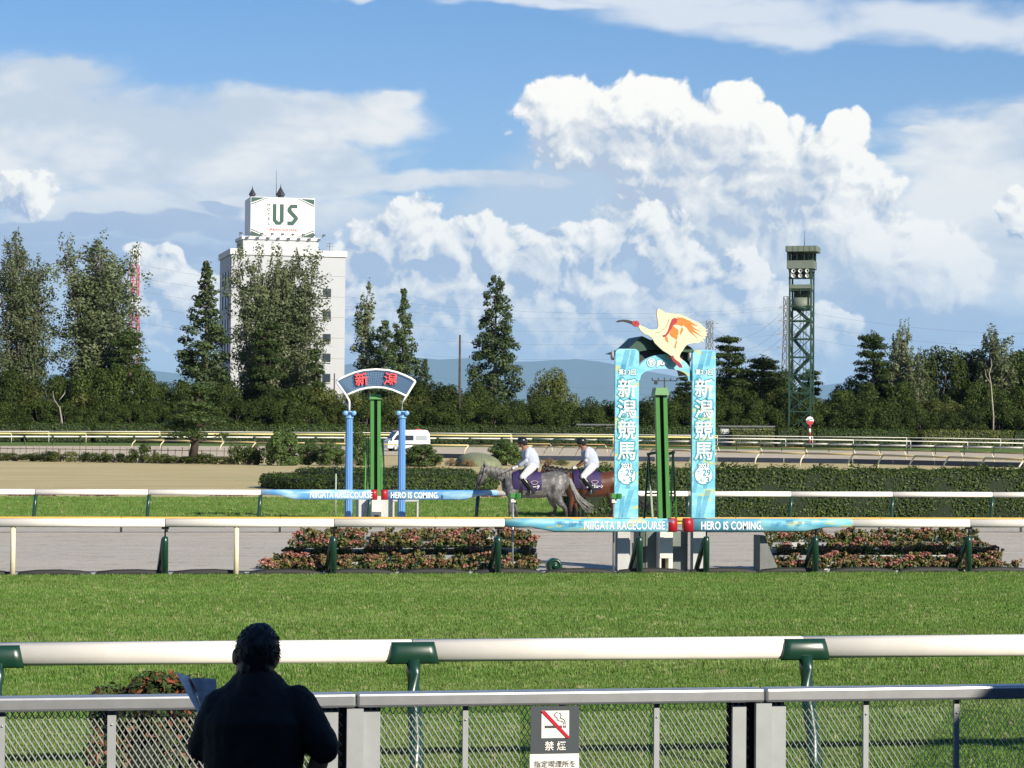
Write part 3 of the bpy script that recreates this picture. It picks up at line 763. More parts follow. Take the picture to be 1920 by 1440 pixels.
# clipped hedges
CORE = mat('hedge_core', (.012, .022, .008), .9)
def hedge(name, a, b, depth, h, label, n, size, lm, group=None, lump=.06, z0=0.0, cat='hedge', coremat=None):
    """clipped hedge between two ground points a, b (front edge), leaves on a dark core"""
    a, b = Vector(a), Vector(b); L = (b - a).length; ex = (b - a).normalized(); ey = Vector((-ex.y, ex.x, 0))
    t = thing(name, (a.x, a.y, z0), label, cat, group, math.atan2(ex.y, ex.x))
    MB().box((L / 2, depth / 2, h / 2 - .02), (L - size, depth - size, h - size * 1.2)).build('core', CORE, t, Vector((0, 0, 0)))
    g = np.random.default_rng(int(abs(a.x) * 10) % 9999)
    Af, At, As = L * h, L * depth, depth * h
    pr = np.array([Af, At, As, As]); k = g.choice(4, n, p=pr / pr.sum())
    u, v = g.random(n), g.random(n)
    P = np.zeros((n, 3)); N = np.zeros((n, 3))
    s = k == 0; P[s] = np.c_[u[s] * L, np.zeros(s.sum()), v[s] * h]; N[s] = (0, -1, 0)
    s = k == 1; P[s] = np.c_[u[s] * L, v[s] * depth, np.full(s.sum(), h)]; N[s] = (0, 0, 1)
    s = k == 2; P[s] = np.c_[np.zeros(s.sum()), u[s] * depth, v[s] * h]; N[s] = (-1, 0, 0)
    s = k == 3; P[s] = np.c_[np.full(s.sum(), L), u[s] * depth, v[s] * h]; N[s] = (1, 0, 0)
    wob = np.array([mnoise.noise(Vector((p[0] * 1.1, p[1] * 1.1, p[2] * 1.6 + a.x))) for p in P]) * lump
    P += N * (wob + g.normal(size=n) * size * .35)[:, None]
    N = N + g.normal(size=(n, 3)) * .6 + np.array([0, 0, .3]); N /= np.linalg.norm(N, axis=1)[:, None]
    T = np.cross(N, g.normal(size=(n, 3))); T /= np.linalg.norm(T, axis=1)[:, None]; B = np.cross(N, T)
    sz = size * (.6 + .8 * g.random(n))[:, None]
    V = np.empty((n, 4, 3)); V[:, 0] = P - T * sz * .5; V[:, 1] = P + B * sz * .35; V[:, 2] = P + T * sz * .5; V[:, 3] = P - B * sz * .35
    link_mesh('leaves', np_mesh('leaves', V.reshape(-1, 3), np.arange(n * 4).reshape(n, 4)), lm, t)
    return t
HY = 331
for (xa, xb, yt, lb) in ((-60, 37, 795, 'dark clipped hedge ending left of the bare crooked stem'), (50, 168, 794, 'dark clipped hedge beneath the bare crooked stem'), (178, 304, 795, 'dark clipped hedge with a square end, left of the leaning pine'),
                         (330, 520, 797, 'clipped hedge behind the leaning pine'), (522, 700, 797, 'clipped hedge behind the blue columned arch'), (702, 900, 798, 'clipped hedge behind the white ambulance'), (902, 1165, 799, 'clipped hedge behind the two riders'),
                         (1195, 1352, 800, 'clipped hedge seen through the finish gate'), (1372, 1452, 803, 'short bright green clipped hedge left of the round sign'), (1458, 1500, 804, 'short dark clipped hedge below the watch tower'), (1502, 1530, 804, 'small clipped hedge behind the round red and white sign'),
                         (1532, 1706, 805, 'clipped hedge right of the round sign'), (1728, 1900, 808, 'lighter clipped hedge under the stout columnar poplar'), (1904, 2010, 809, 'clipped hedge at the far right end of the row')):
    a, b = on_y(xa, 806, HY), on_y(xb, 806, HY); tz = on_y((xa + xb) / 2, yt, HY).z
    a.z = b.z = 0
    hedge('clipped_hedge', a, b, 1.6, tz - gz(HY), lb, int((b - a).length * 190), .26, L_HEDGE if xa not in (1372, 1728) else L_OLIVE, None, .12, gz(HY))
# ---------------------------------------------------------------- rails
WHITE = mat('rail_white', (.74, .705, .65), .4, var=.07, vscale=2.5, spec=.4)
CREAM = mat('post_cream', (.70, .62, .42), .5, var=.1, vscale=6)
DGREEN = mat('post_green', (.008, .040, .024), .3, spec=.5, coat=.25, var=.15, vscale=7)
BLACK = mat('black_steel', (.012, .012, .014), .5)
GALV = mat('galvanised', (.46, .48, .50), .38, .75, var=.08, vscale=12)
GALV2 = mat('galvanised_matte', (.36, .385, .40), .5, .35, var=.07, vscale=9)
YELLOW = mat('rail_yellow', (.62, .36, .06), .5, var=.1, vscale=3)
GLUE = mat('joint_dark', (.10, .08, .07), .8)

# outer rail of the turf
RY = 16.8
zt = on_y(772, 1199, RY).z; RR = .086; zc = zt - RR
rx0 = on_y(772, 1225, RY).x
nr = thing('running_rail', (rx0, RY, 0), 'thick white running rail with green caps beside the mesh fence', 'rail')
def rail_profile(x0, x1, Y, zc, r, mb=None):
    mb = mb or MB()
    prof = [(-.72, -.86), (.5, -1.0), (.86, -.72), (1.0, .1), (.8, .72), (.3, 1.0), (-.5, 1.0), (-.86, .72), (-1.0, -.1), (-.95, -.6)]
    vs = [Vector((x, Y + a * r, zc + b * r)) for x in (x0, x1) for a, b in prof]; n = len(prof)
    mb.add(vs, [(k, (k + 1) % n, n + (k + 1) % n, n + k) for k in range(n)] + [tuple(range(n))[::-1], tuple(range(n, 2 * n))], True)
    return mb
for i in range(-3, 6):
    a, b = rx0 + i * 3.0, rx0 + i * 3.0 + 3.0
    rail_profile(a + .006, b - .006, RY, zc, RR).build('rail_section', WHITE, nr)
    MB().tube([(b - .005, RY, zc), (b + .005, RY, zc)], RR * .9, 10).build('joint', GLUE, nr)
cap = MB()
# domed cap that clasps the top and the front of the rail
vs, fs = [], []
for i, (dx, k) in enumerate(((-.160, .80), (-.150, .95), (-.11, 1.0), (0, 1.03), (.11, 1.0), (.150, .95), (.160, .80))):
    for (a, b) in ((-.55, .86), (-.80, .86), (-1.08, .76), (-1.30, .45), (-1.40, -.1), (-1.42, -.80), (-1.25, -.98), (-.95, -1.02), (-.80, -.6), (-.60, .4)):
        e = dx * (1.0 + .12 * (.8 - b))
        vs.append(Vector((e, a * RR * (k if a < -1 else 1), b * RR)))
n = 10
for i in range(6):
    for k in range(n): fs.append((i * n + k, i * n + (k + 1) % n, (i + 1) * n + (k + 1) % n, (i + 1) * n + k))
fs += [tuple(range(n))[::-1], tuple(range(6 * n, 7 * n))]
cap.add(vs, fs, True); cap_me = cap.mesh('cap')
post_me = MB().tube([(0, -.095, -.055), (0, -.11, -.16), (.0, -.14, -.30), (0, -.20, -.46), (0, -.29, -.64), (0, -.36, -.82), (0, -.38, -zc)], .052, 16).mesh('post')
for i in range(-3, 6):
    p = link_mesh('post', post_me, DGREEN, nr, (i * 3.0, 0, zc))
    link_mesh('cap', cap_me, DGREEN, p, (0, 0, 0))
    MB().box((0, -.15, -zc + .012), (.2, .2, .024)).build('foot_plate', DGREEN, p, Vector((0, .24, 0)))

# spectator fence with expanded metal
FY = 10.8
ft = on_y(960, 1294, FY).z; fb_ = on_y(960, 1320, FY).z
fx = on_y(666, 1310, FY).x; PW = on_y(1428, 1310, FY).x - fx
fence = thing('mesh_fence', (fx, FY, .15), 'grey steel spectator fence filled with diamond expanded metal', 'fence')
fh = ft - fb_
for i in range(-3, 5):
    a, b = fx + i * PW, fx + (i + 1) * PW
    o = MB().box(((a + b) / 2, FY - .02, (ft + fb_) / 2), (PW - .006, .10, fh), None, .012).build('top_rail', GALV, fence)
mt, mbm = fb_ - .004, .27
px_h, px_v = .0296, .046
MESHM = mat('mesh_steel', (.33, .345, .33), .45, .3)
def mesh_panel(w, h):
    mb = MB(); t, d = .0050, .0035
    sl = px_v / px_h
    for sgn in (1, -1):
        c = -h / sl
        while c < w:
            # line x = c + z/sl (sgn 1) or mirrored
            z0 = max(0, -c * sl); z1 = min(h, (w - c) * sl)
            if z1 - z0 > .01:
                a = Vector((c + z0 / sl, 0, z0)); b = Vector((c + z1 / sl, 0, z1))
                if sgn < 0: a.x, b.x = w - a.x, w - b.x
                dd = (b - a).normalized(); nrm = Vector((dd.z, 0, -dd.x)) * (t / 2); yy = Vector((0, sgn * .0022, 0))
                v4 = [a + nrm, a - nrm, b - nrm, b + nrm]
                tilt = Vector((0, d, 0))
                mb.add([v + yy + (tilt if k in (0, 3) else -tilt) for k, v in enumerate(v4)] , [(0, 1, 2, 3)])
            c += px_h
    return mb.mesh('mesh_panel')
mp = mesh_panel(PW - .12, mt - mbm)
for i in range(-3, 5):
    o = link_mesh('mesh_panel', mp, MESHM, fence, (i * PW + .06, .015, mbm - .15)); o['kind'] = 'stuff'
    xa = fx + i * PW
    # main post: two flats and a rear channel
    MB().box((xa - .005, FY - .045, .15 + (fb_ - .15) / 2 - .004), (.078, .035, fb_ - .15 - .004)).build('post', GALV2, fence)
    MB().box((xa - .115, FY + .0, .15 + (fb_ - .175) / 2), (.068, .03, fb_ - .15 - .02)).build('post', GALV2, fence)
    MB().box((xa + .078, FY + .0, .15 + (fb_ - .175) / 2), (.082, .03, fb_ - .15 - .02)).build('post', GALV2, fence)
    MB().box((xa - .02, FY + .04, .15 + (fb_ - .15) / 2 - .003), (.29, .012, fb_ - .15 - .006)).build('post_plate', BLACK, fence)
    for j, f in enumerate((.265, .50, .735)):
        w = .040 if (i == -1 and j == 1) else .026
        xx = xa + PW * (f if not (i == -1) else (.18, .43, .70)[j])
        m_ = MB().box((xx, FY - .005, .15 + (fb_ - .15) / 2 - .003), (w, .022, fb_ - .15 - .006)).build('mullion', GALV2, fence)
        for zz in (fb_ - .07, .75):
            MB().lathe([(.0, .006), (.005, .005), (.006, 0)], (xx, FY - .016, zz), Vector((0, -1, 0)), 8).build('bolt', GALV, m_)
    MB().box((xa + PW / 2, FY, mbm - .02), (PW - .1, .03, .03)).build('bottom_rail', GALV2, fence)

# no-smoking sign
SIGN_G = mat('sign_grey', (.055, .068, .078), .45); SIGN_W = mat('sign_white', (.80, .79, .74), .45); SIGN_R = mat('sign_red', (.48, .012, .03), .4); SIGN_INK = mat('sign_ink', (.06, .065, .07), .5)
SY = FY - .055
s0 = on_y(1040, 1380, SY); sc_ = (s0 - CAM).dot(FWD) / FPX
sg = thing('no_smoking_sign', (s0.x, SY, s0.z), 'grey no-smoking sign with a white cigarette pictogram hung on the mesh fence', 'sign')
def S(x, y): p = on_y(x, y, SY); return p.x, p.z
xl, xr = S(995, 1360)[0], S(1086, 1360)[0]; ztop = fb_ - .006; zmid = S(1040, 1413)[1]; zbot = zmid - .30
EX, EZ = Vector((1, 0, 0)), Vector((0, 0, 1))
def rect(mb, x0, z0, x1, z1, Y, t=.002): mb.prism([(x0, z0), (x1, z0), (x1, z1), (x0, z1)], (0, Y, 0), EX, EZ, t); return mb
rect(MB(), xl, zmid, xr, ztop, SY, .006).build('board', SIGN_G, sg)
rect(MB(), xl - .003, zbot, xr, zmid - .001, SY - .001, .006).build('notice_board', SIGN_W, sg)
x0, z0 = S(1015, 1384); x1, z1 = S(1067, 1332)
rect(MB(), x0, z0, x1, z1, SY - .003).build('pictogram_plate', SIGN_W, sg)
w, h = x1 - x0, z1 - z0
def R2(pts): return [(x0 + w * a, z0 + h * b) for a, b in pts]
MB().prism(R2([(.12, .37), (.74, .37), (.74, .46), (.12, .46)]), (0, SY - .0055, 0), EX, EZ, .001).build('cigarette', SIGN_INK, sg)
mb = MB()
for a in (.79, .85): mb.prism(R2([(a, .37), (a + .035, .37), (a + .035, .46), (a, .46)]), (0, SY - .0055, 0), EX, EZ, .001)
mb.build('cigarette_ash', SIGN_INK, sg)
def ribbon(mb, pts, wd, Y):
    for (a, b) in zip(pts[:-1], pts[1:]):
        A, B = Vector((a[0], 0, a[1])), Vector((b[0], 0, b[1])); d = (B - A).normalized(); n_ = Vector((-d.z, 0, d.x)) * wd / 2
        A -= d * wd * .3; B += d * wd * .3
        mb.add([v + Vector((0, Y, 0)) for v in (A - n_, B - n_, B + n_, A + n_)], [(0, 1, 2, 3)])
mb = MB()
ribbon(mb, R2([(.80, .50), (.79, .58), (.72, .62), (.62, .63), (.56, .69), (.57, .74), (.49, .79), (.47, .86), (.52, .93), (.58, .945)]), w * .022, SY - .0056)
ribbon(mb, R2([(.86, .50), (.855, .60), (.80, .69), (.70, .715), (.69, .77), (.71, .83), (.68, .89), (.63, .92)]), w * .022, SY - .0056)
mb.build('smoke_lines', SIGN_INK, sg)
MB().prism(R2([(.0, 1.0), (.0, .95), (.90, .0), (1.0, .0), (1.0, .06), (.12, 1.0)]), (0, SY - .007, 0), EX, EZ, .001).build('red_bar', SIGN_R, sg)
text_on('lettering', '禁 煙', .046, ((xl + xr) / 2 + .002, SY - .004, S(1040, 1405)[1]), EX, EZ, SIGN_W, sg, offset=.0006)
text_on('lettering', '指定喫煙所を', .0345, ((xl + xr) / 2 + .002, SY - .006, S(1040, 1437)[1]), EX, EZ, SIGN_INK, sg)
text_on('lettering', 'ご利用ください', .030, ((xl + xr) / 2 + .002, SY - .006, S(1040, 1437)[1] - .06), EX, EZ, SIGN_INK, sg) if False else None

# inner rail of the turf
IY = 41.1
ic = on_y(310, 980.5, IY).z; IR = .078
ixs = [on_y(x, 980, IY).x for x in (310, 625, 935)]; isp = (ixs[2] - ixs[0]) / 2
ir = thing('running_rail', (ixs[0], IY, 0), 'white running rail along the sand, with printed banner sleeves at the finish', 'rail')
xb0, xb1, xb2, xb3 = (on_y(x, 985, IY).x for x in (946, 1262, 1287, 1595))
def clip_sections(lo, hi):
    xs = [lo] + [ixs[0] + k * isp for k in range(-30, 40) if lo + .3 < ixs[0] + k * isp < hi - .3] + [hi]
    for a, b in zip(xs[:-1], xs[1:]):
        rail_profile(a + .008, b - .008, IY, ic, IR).build('rail_section', WHITE, ir)
        MB().tube([(b - .007, IY, ic), (b + .007, IY, ic)], IR * .92, 10).build('joint', GLUE, ir)
clip_sections(-40, xb0); clip_sections(xb3, 60)
sleeve = MB().tube([(0, 0, 0), (0, 0, .62), (0, 0, .70), (0, 0, .715)], [.062, .058, .052, .02], 14).mesh('sleeve')
rod = MB().tube([(0, 0, .70), (0, 0, ic - IR)], .014, 6).box((0, 0, ic - IR - .015), (.13, .05, .04)).box((.03, -.03, ic - IR - .06), (.04, .03, .05)).mesh('rod')
brace = MB().tube([(-.02, .02, .66), (-.10, .42, .0)], .05, 10).mesh('brace')
for k in range(-14, 18):
    x = ixs[0] + k * isp
    if k in (3,): continue
    p = link_mesh('post', sleeve, DGREEN, ir, (x - ixs[0], .03, 0)); link_mesh('rod', rod, BLACK, p); link_mesh('brace', brace, DGREEN, p)
for xp in (1200, 1325):
    x = on_y(xp, 1060, IY).x
    p = link_mesh('post', sleeve, DGREEN, ir, (x - ixs[0], .03, 0)); link_mesh('rod', rod, BLACK, p); link_mesh('brace', brace, DGREEN, p)
cpost = MB().tube([(0, 0, 0), (.003, 0, .4), (0, 0, ic - IR + .02)], [.048, .044, .046], 12).mesh('cream_post')
for xp in (24, 443):
    link_mesh('post', cpost, CREAM, ir, (on_y(xp, 1040, IY).x - ixs[0], .01, 0))
# printed sleeves round the rail: thick towards the finish, tapering outwards
def m_print(name, base, a, b, yel=True, sx=1.0):
    def fn(q, pos, c):
        p = q.vm('MULTIPLY', pos, (1, .2, 1))
        n0 = q.noise(q.vm('MULTIPLY', p, (.9, 1, 2.4)), 2.0 * sx, 2, .5)
        k = q.mix(q.smooth(n0, .40, .62), (*base, 1), (*a, 1))
        if yel:
            n1 = q.noise(q.vm('MULTIPLY', q.vm('ADD', p, (7, 3, 0)), (.8, 1, 2.6)), 2.6 * sx, 1, .5)
            k = q.mix(q.m('MULTIPLY', q.smooth(n1, .60, .66), .8), k, (.45, .50, .20, 1))
        return k
    return mat(name, base, .4, fn=fn)
PRINT = m_print('aqua_print', (.12, .40, .56), (.24, .54, .64), (0, 0, 0))
PRINT2 = m_print('blue_print', (.09, .29, .58), (.34, .55, .68), (0, 0, 0), False, .7)
STRIPE = mat('print_stripes', (.05, .27, .50), .4); STRIPE2 = mat('print_teal', (.10, .45, .50), .4); RED = mat('end_red', (.34, .012, .02), .4)
PWHITE = mat('print_white', (.82, .82, .80), .4); TEAL = mat('print_outline', (.03, .27, .36), .4)
def sleeve_cover(x0, x1, taper_lo, taper_hi, Y, zc, r0, r1, pm, parent, red_at, tex, tx, text_size, sh=.06):
    """rounded sleeve between x0 and x1; at a taper end its underside runs up to the rail"""
    zt_ = zc + r0; st = []
    if taper_lo: st += [(x0, r0), (x0 + .5, r0 * 1.05), (x0 + .9, r1)]
    else: st += [(x0, r1)]
    if taper_hi: st += [(x1 - .9, r1), (x1 - .5, r0 * 1.05), (x1, r0)]
    else: st += [(x1, r1)]
    prof = [(-.5, -1.0), (.5, -1.0), (.95, -.7), (1.0, .3), (.7, .9), (.2, 1.0), (-.4, 1.0), (-.9, .75), (-1.0, .3), (-1.0, -.75)]; n = 10
    vs = [Vector((x, Y + a * r0 * 1.15, zt_ + .01 + (b - 1) * r)) for x, r in st for a, b in prof]
    fs = [(i * n + k, i * n + (k + 1) % n, (i + 1) * n + (k + 1) % n, (i + 1) * n + k) for i in range(len(st) - 1) for k in range(n)]
    fs += [tuple(range(n))[::-1], tuple(range((len(st) - 1) * n, len(st) * n))]
    m_ = MB(); m_.add(vs, fs, True); cov = m_.build('banner_sleeve', pm, parent)
    rx = x1 if red_at > 0 else x0; e = .006
    vs = [Vector((x, Y + a * (r0 * 1.15 + e), zt_ + .01 + e + (b - 1) * (r1 + e))) for x in (rx - .06 - .05 * (red_at > 0), rx + .06 + .05 * (red_at < 0)) for a, b in prof]
    mr = MB(); mr.add(vs, fs[:n] + [tuple(range(n))[::-1], tuple(range(n, 2 * n))], True)
    mr.build('end_cap', RED, cov)
    yf = Y - r0 * 1.15 - .004
    text_on('lettering', tex, text_size, (tx, yf - .003, zt_ + .01 - r1 - text_size * .36), EX, EZ, PWHITE, cov, offset=.004, sx=.68, spacing=1.05)
    text_on('lettering_shadow', tex, text_size, (tx + .012, yf - .001, zt_ + .01 - r1 - text_size * .36 - .008), EX, EZ, STRIPE, cov, offset=.006, sx=.68, spacing=1.05)
    return cov, yf, zt_ + .01, r1
def stripes(cov, yf, ztop, r1, x0, x1, seed, mt, n=9):
    r2 = random.Random(seed); mb = MB()
    for i in range(n):
        x = x0 + (x1 - x0) * (i + r2.uniform(.1, .8)) / n; L = r2.uniform(.5, .9) * r1; sl = r2.uniform(-.03, .05); z = ztop - r1 + r2.uniform(-.35, .35) * r1
        for k in range(4):
            xx = x + k * .022
            if i % 3: mb.add([(xx, yf, z - L / 2), (xx + .008, yf, z - L / 2), (xx + sl + .008, yf, z + L / 2), (xx + sl, yf, z + L / 2)], [(0, 1, 2, 3)])
            else: mb.add([(x, yf, z + k * .018), (x + L * 2.2, yf, z + k * .018 + sl * .3), (x + L * 2.2, yf, z + k * .018 + sl * .3 + .006), (x, yf, z + k * .018 + .006)], [(0, 1, 2, 3)])
    mb.build('print_stripes', mt, cov)
c_ = sleeve_cover(xb0, xb1, True, False, IY, ic, IR, .122, PRINT, ir, 1, 'NIIGATA RACECOURSE', on_y(1169, 985, IY).x, .205)
stripes(*c_, xb0 + .9, on_y(1085, 985, IY).x, 3, STRIPE, 8); stripes(*c_, on_y(1240, 985, IY).x, xb1 - .2, 5, STRIPE, 2)
c_ = sleeve_cover(xb2, xb3, False, True, IY, ic, IR, .122, PRINT, ir, -1, 'HERO IS COMING.', on_y(1370, 985, IY).x, .205)
stripes(*c_, on_y(1440, 985, IY).x, xb3 - .9, 4, STRIPE, 7)

# inner rail of the dirt track
DY = 62.2
dc = on_y(278, 923, DY).z; DR = .075
dxs = on_y(278, 950, DY).x; dsp = on_y(487, 950, DY).x - dxs
dr = thing('running_rail', (dxs, DY, 0), 'white running rail before the hedges on the infield side, with pale blue banner sleeves', 'rail')
xb4, xb5, xb6, xb7 = (on_y(x, 925, DY).x for x in (489, 703, 719, 932))
for lo, hi in ((-40, xb4), (xb7, 90)):
    xs = [lo] + [dxs + k * dsp for k in range(-30, 60) if lo + .3 < dxs + k * dsp < hi - .3] + [hi]
    for a, b in zip(xs[:-1], xs[1:]):
        rail_profile(a + .01, b - .01, DY, dc, DR).build('rail_section', WHITE, dr)
        MB().tube([(b - .009, DY, dc), (b + .009, DY, dc)], DR * .92, 10).build('joint', GLUE, dr)
dpost = MB().tube([(0, 0, 0), (0, 0, .2), (.02, 0, .5), (.05, 0, dc - DR + .02)], .052, 10).mesh('post')
for k in range(-14, 30): link_mesh('post', dpost, DGREEN, dr, (k * dsp - .03, .0, 0))
c_ = sleeve_cover(xb4, xb5, True, False, DY, dc, DR, .135, PRINT2, dr, 1, 'NIIGATA RACECOURSE', on_y(639, 925, DY).x, .23)
c_ = sleeve_cover(xb6, xb7, False, True, DY, dc, DR, .135, PRINT2, dr, -1, 'HERO IS COMING.', on_y(777, 925, DY).x, .23)
# low yellow double bar in front of it
YY = 58.4
ya = on_y(960, 969, YY).z; yb = on_y(960, 976, YY).z; yc = on_y(960, 983, YY).z
yr = thing('low_yellow_rail', (0, YY, 0), 'low ochre yellow double bar running along the sand track', 'rail')
for i in range(-8, 20):
    x0, x1 = i * 4.0, i * 4.0 + 4.0
    MB().box(((x0 + x1) / 2, YY, (ya + yb) / 2 - .002), (3.992, .06, (ya - yb) * .86), None, .01).build('bar', YELLOW, yr)
    MB().box(((x0 + x1) / 2, YY + .05, (yb + yc) / 2 - .02), (3.992, .05, (yb - yc) * .6), None, .01).build('bar', YELLOW, yr)
    MB().box((x0, YY + .10, ya / 2), (.06, .03, ya)).build('stake', BLACK, yr)

# black rubber edging humps between grass and sand
edg = mat('edging_rubber', (.015, .016, .015), .7)
hump = MB().tube([(-.66, 0, -.02), (-.6, 0, .035), (-.3, 0, .055), (.1, 0, .06), (.45, 0, .045), (.62, 0, .02), (.66, 0, -.02)], [.03, .055, .065, .065, .06, .05, .03], 8).mesh('edging_segment')
eo = thing('track_edging', (0, 41.32, 0), 'low black edging humps between the turf and the sand', 'edging')
for i in range(-14, 34):
    link_mesh('edging_segment', hump, edg, eo, (i * 1.36 + .2, 0, 0))

# ---------------------------------------------------------------- rails on the far side
def far_rail(name, line, h, r, mt, pm, spacing, label, lean=0.0, pr=.05, Yfix=None, cap=None, two=None):
    """rail along pixels (x, y of its top); it stands on the far ground"""
    P = []
    for (x, y) in line:
        # find the distance at which a rail of height h shows its top at this pixel
        d = 60.0; best = None
        for s in range(400):
            Y = 120 + s * 1.0; p = on_y(x, y, Y)
            e = abs(p.z - (gz(Y) + h))
            if best is None or e < best[0]: best = (e, p.copy())
        P.append(best[1] if Yfix is None else on_y(x, y, Yfix))
    root = thing(name, (P[0].x, P[0].y, gz(P[0].y)), label, 'rail')
    seg = []
    for a, b in zip(P[:-1], P[1:]):
        n = max(1, int((b - a).length / spacing))
        seg += [a.lerp(b, i / n) for i in range(n)]
    seg.append(P[-1])
    for i, (a, b) in enumerate(zip(seg[:-1], seg[1:])):
        MB().tube([a - Vector((0, 0, r)), b - Vector((0, 0, r))], r, 8).build('rail_section', mt, root)
        g = gz(a.y)
        pts = [Vector((a.x - lean, a.y - abs(lean) * .5, g)), Vector((a.x - lean * .75, a.y - abs(lean) * .4, g + (a.z - g) * .5)), Vector((a.x, a.y, a.z - r))] if lean else [Vector((a.x, a.y, g)), Vector((a.x, a.y, a.z - r))]
        po = MB().tube(pts, pr, 6).build('post', pm, root)
        if cap: MB().box((a.x, a.y - r, a.z - r * .9), (.34, .2, .14)).build('cap', cap, po)
    return root
far_rail('far_rail', [(-120, 817), (300, 817.5), (760, 820), (1000, 821.5), (1340, 827), (1600, 832), (1920, 838), (2050, 841)], 1.15, .10, WHITE, DGREEN, 4.0, 'white far rail with dark posts on the far straight', cap=DGREEN)
far_rail('far_rail', [(-120, 811), (300, 811.5), (760, 814), (960, 816), (1150, 817), (1345, 819)], 1.35, .12, mat('rail_pale_yellow', (.72, .60, .26), .5), CREAM, 8.0, 'pale yellow far rail just before the clipped hedges', Yfix=326)
far_rail('far_rail', [(1345, 821), (1600, 824), (1920, 830), (2050, 832)], 1.2, .09, WHITE, WHITE, 8.0, 'white rail continuing the pale yellow one towards the turn', Yfix=322)
far_rail('far_rail', [(-120, 808), (300, 808.5), (760, 811), (1345, 816), (1700, 820), (2050, 825)], 1.5, .05, WHITE, WHITE, 12.0, 'thin white upper rail in front of the clipped hedges', Yfix=328.5)
far_rail('far_rail', [(255, 823), (480, 828), (760, 832), (1000, 835), (1345, 845), (1600, 850), (1920, 859), (2060, 862)], 1.1, .085, mat('rail_tan', (.55, .44, .22), .5), CREAM, 5.0, 'tan rail with curved cream posts around the far sand track', lean=.55, pr=.06)
far_rail('far_rail', [(930, 830), (1345, 835), (1600, 841), (1920, 849), (2060, 853)], 1.05, .07, mat('rail_brown', (.33, .24, .10), .6), CREAM, 6.5, 'brown rail with thin leaning posts between far sand and turf', lean=-.25, pr=.05)
# low dark navy strip along the foot of the tan rail
NAVY = mat('navy_strip', (.028, .038, .065), .5, var=.2, vscale=1.5)
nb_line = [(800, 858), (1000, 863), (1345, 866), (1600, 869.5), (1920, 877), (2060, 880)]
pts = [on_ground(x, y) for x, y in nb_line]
nbt = thing('low_navy_strip', pts[0], 'low navy blue strip along the far sand track', 'fence')
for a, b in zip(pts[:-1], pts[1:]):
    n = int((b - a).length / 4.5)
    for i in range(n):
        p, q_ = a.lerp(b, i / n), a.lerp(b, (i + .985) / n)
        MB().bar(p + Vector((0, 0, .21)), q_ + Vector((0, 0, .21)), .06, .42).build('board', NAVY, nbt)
# ---------------------------------------------------------------- finish gate with printed panels and a wooden ibis
GY = 41.75
def G(x, y, Y=GY): p = on_y(x, y, Y); return p.x, p.z
PANEL = m_print('panel_print', (.15, .47, .60), (.26, .60, .70), (0, 0, 0), True, .9)
GREYP = mat('post_grey', (.42, .43, .43), .45, var=.08, vscale=4)
ROOFG = mat('roof_green', (.012, .055, .032), .5, var=.15, vscale=3)
base = on_y(1246, 1078, GY)
gate = thing('finish_gate', (base.x, GY, 0), 'finish gate of two aqua printed panels under a green roof', 'gate')
def rounded(x0, z0, x1, z1, r):
    pts = [(x0, z0), (x1, z0)]
    for k in range(7): a = k / 6 * math.pi / 2; pts.append((x1 - r + r * math.cos(a), z1 - r + r * math.sin(a)))
    for k in range(7): a = math.pi / 2 + k / 6 * math.pi / 2; pts.append((x0 + r + r * math.cos(a), z1 - r + r * math.sin(a)))
    return pts
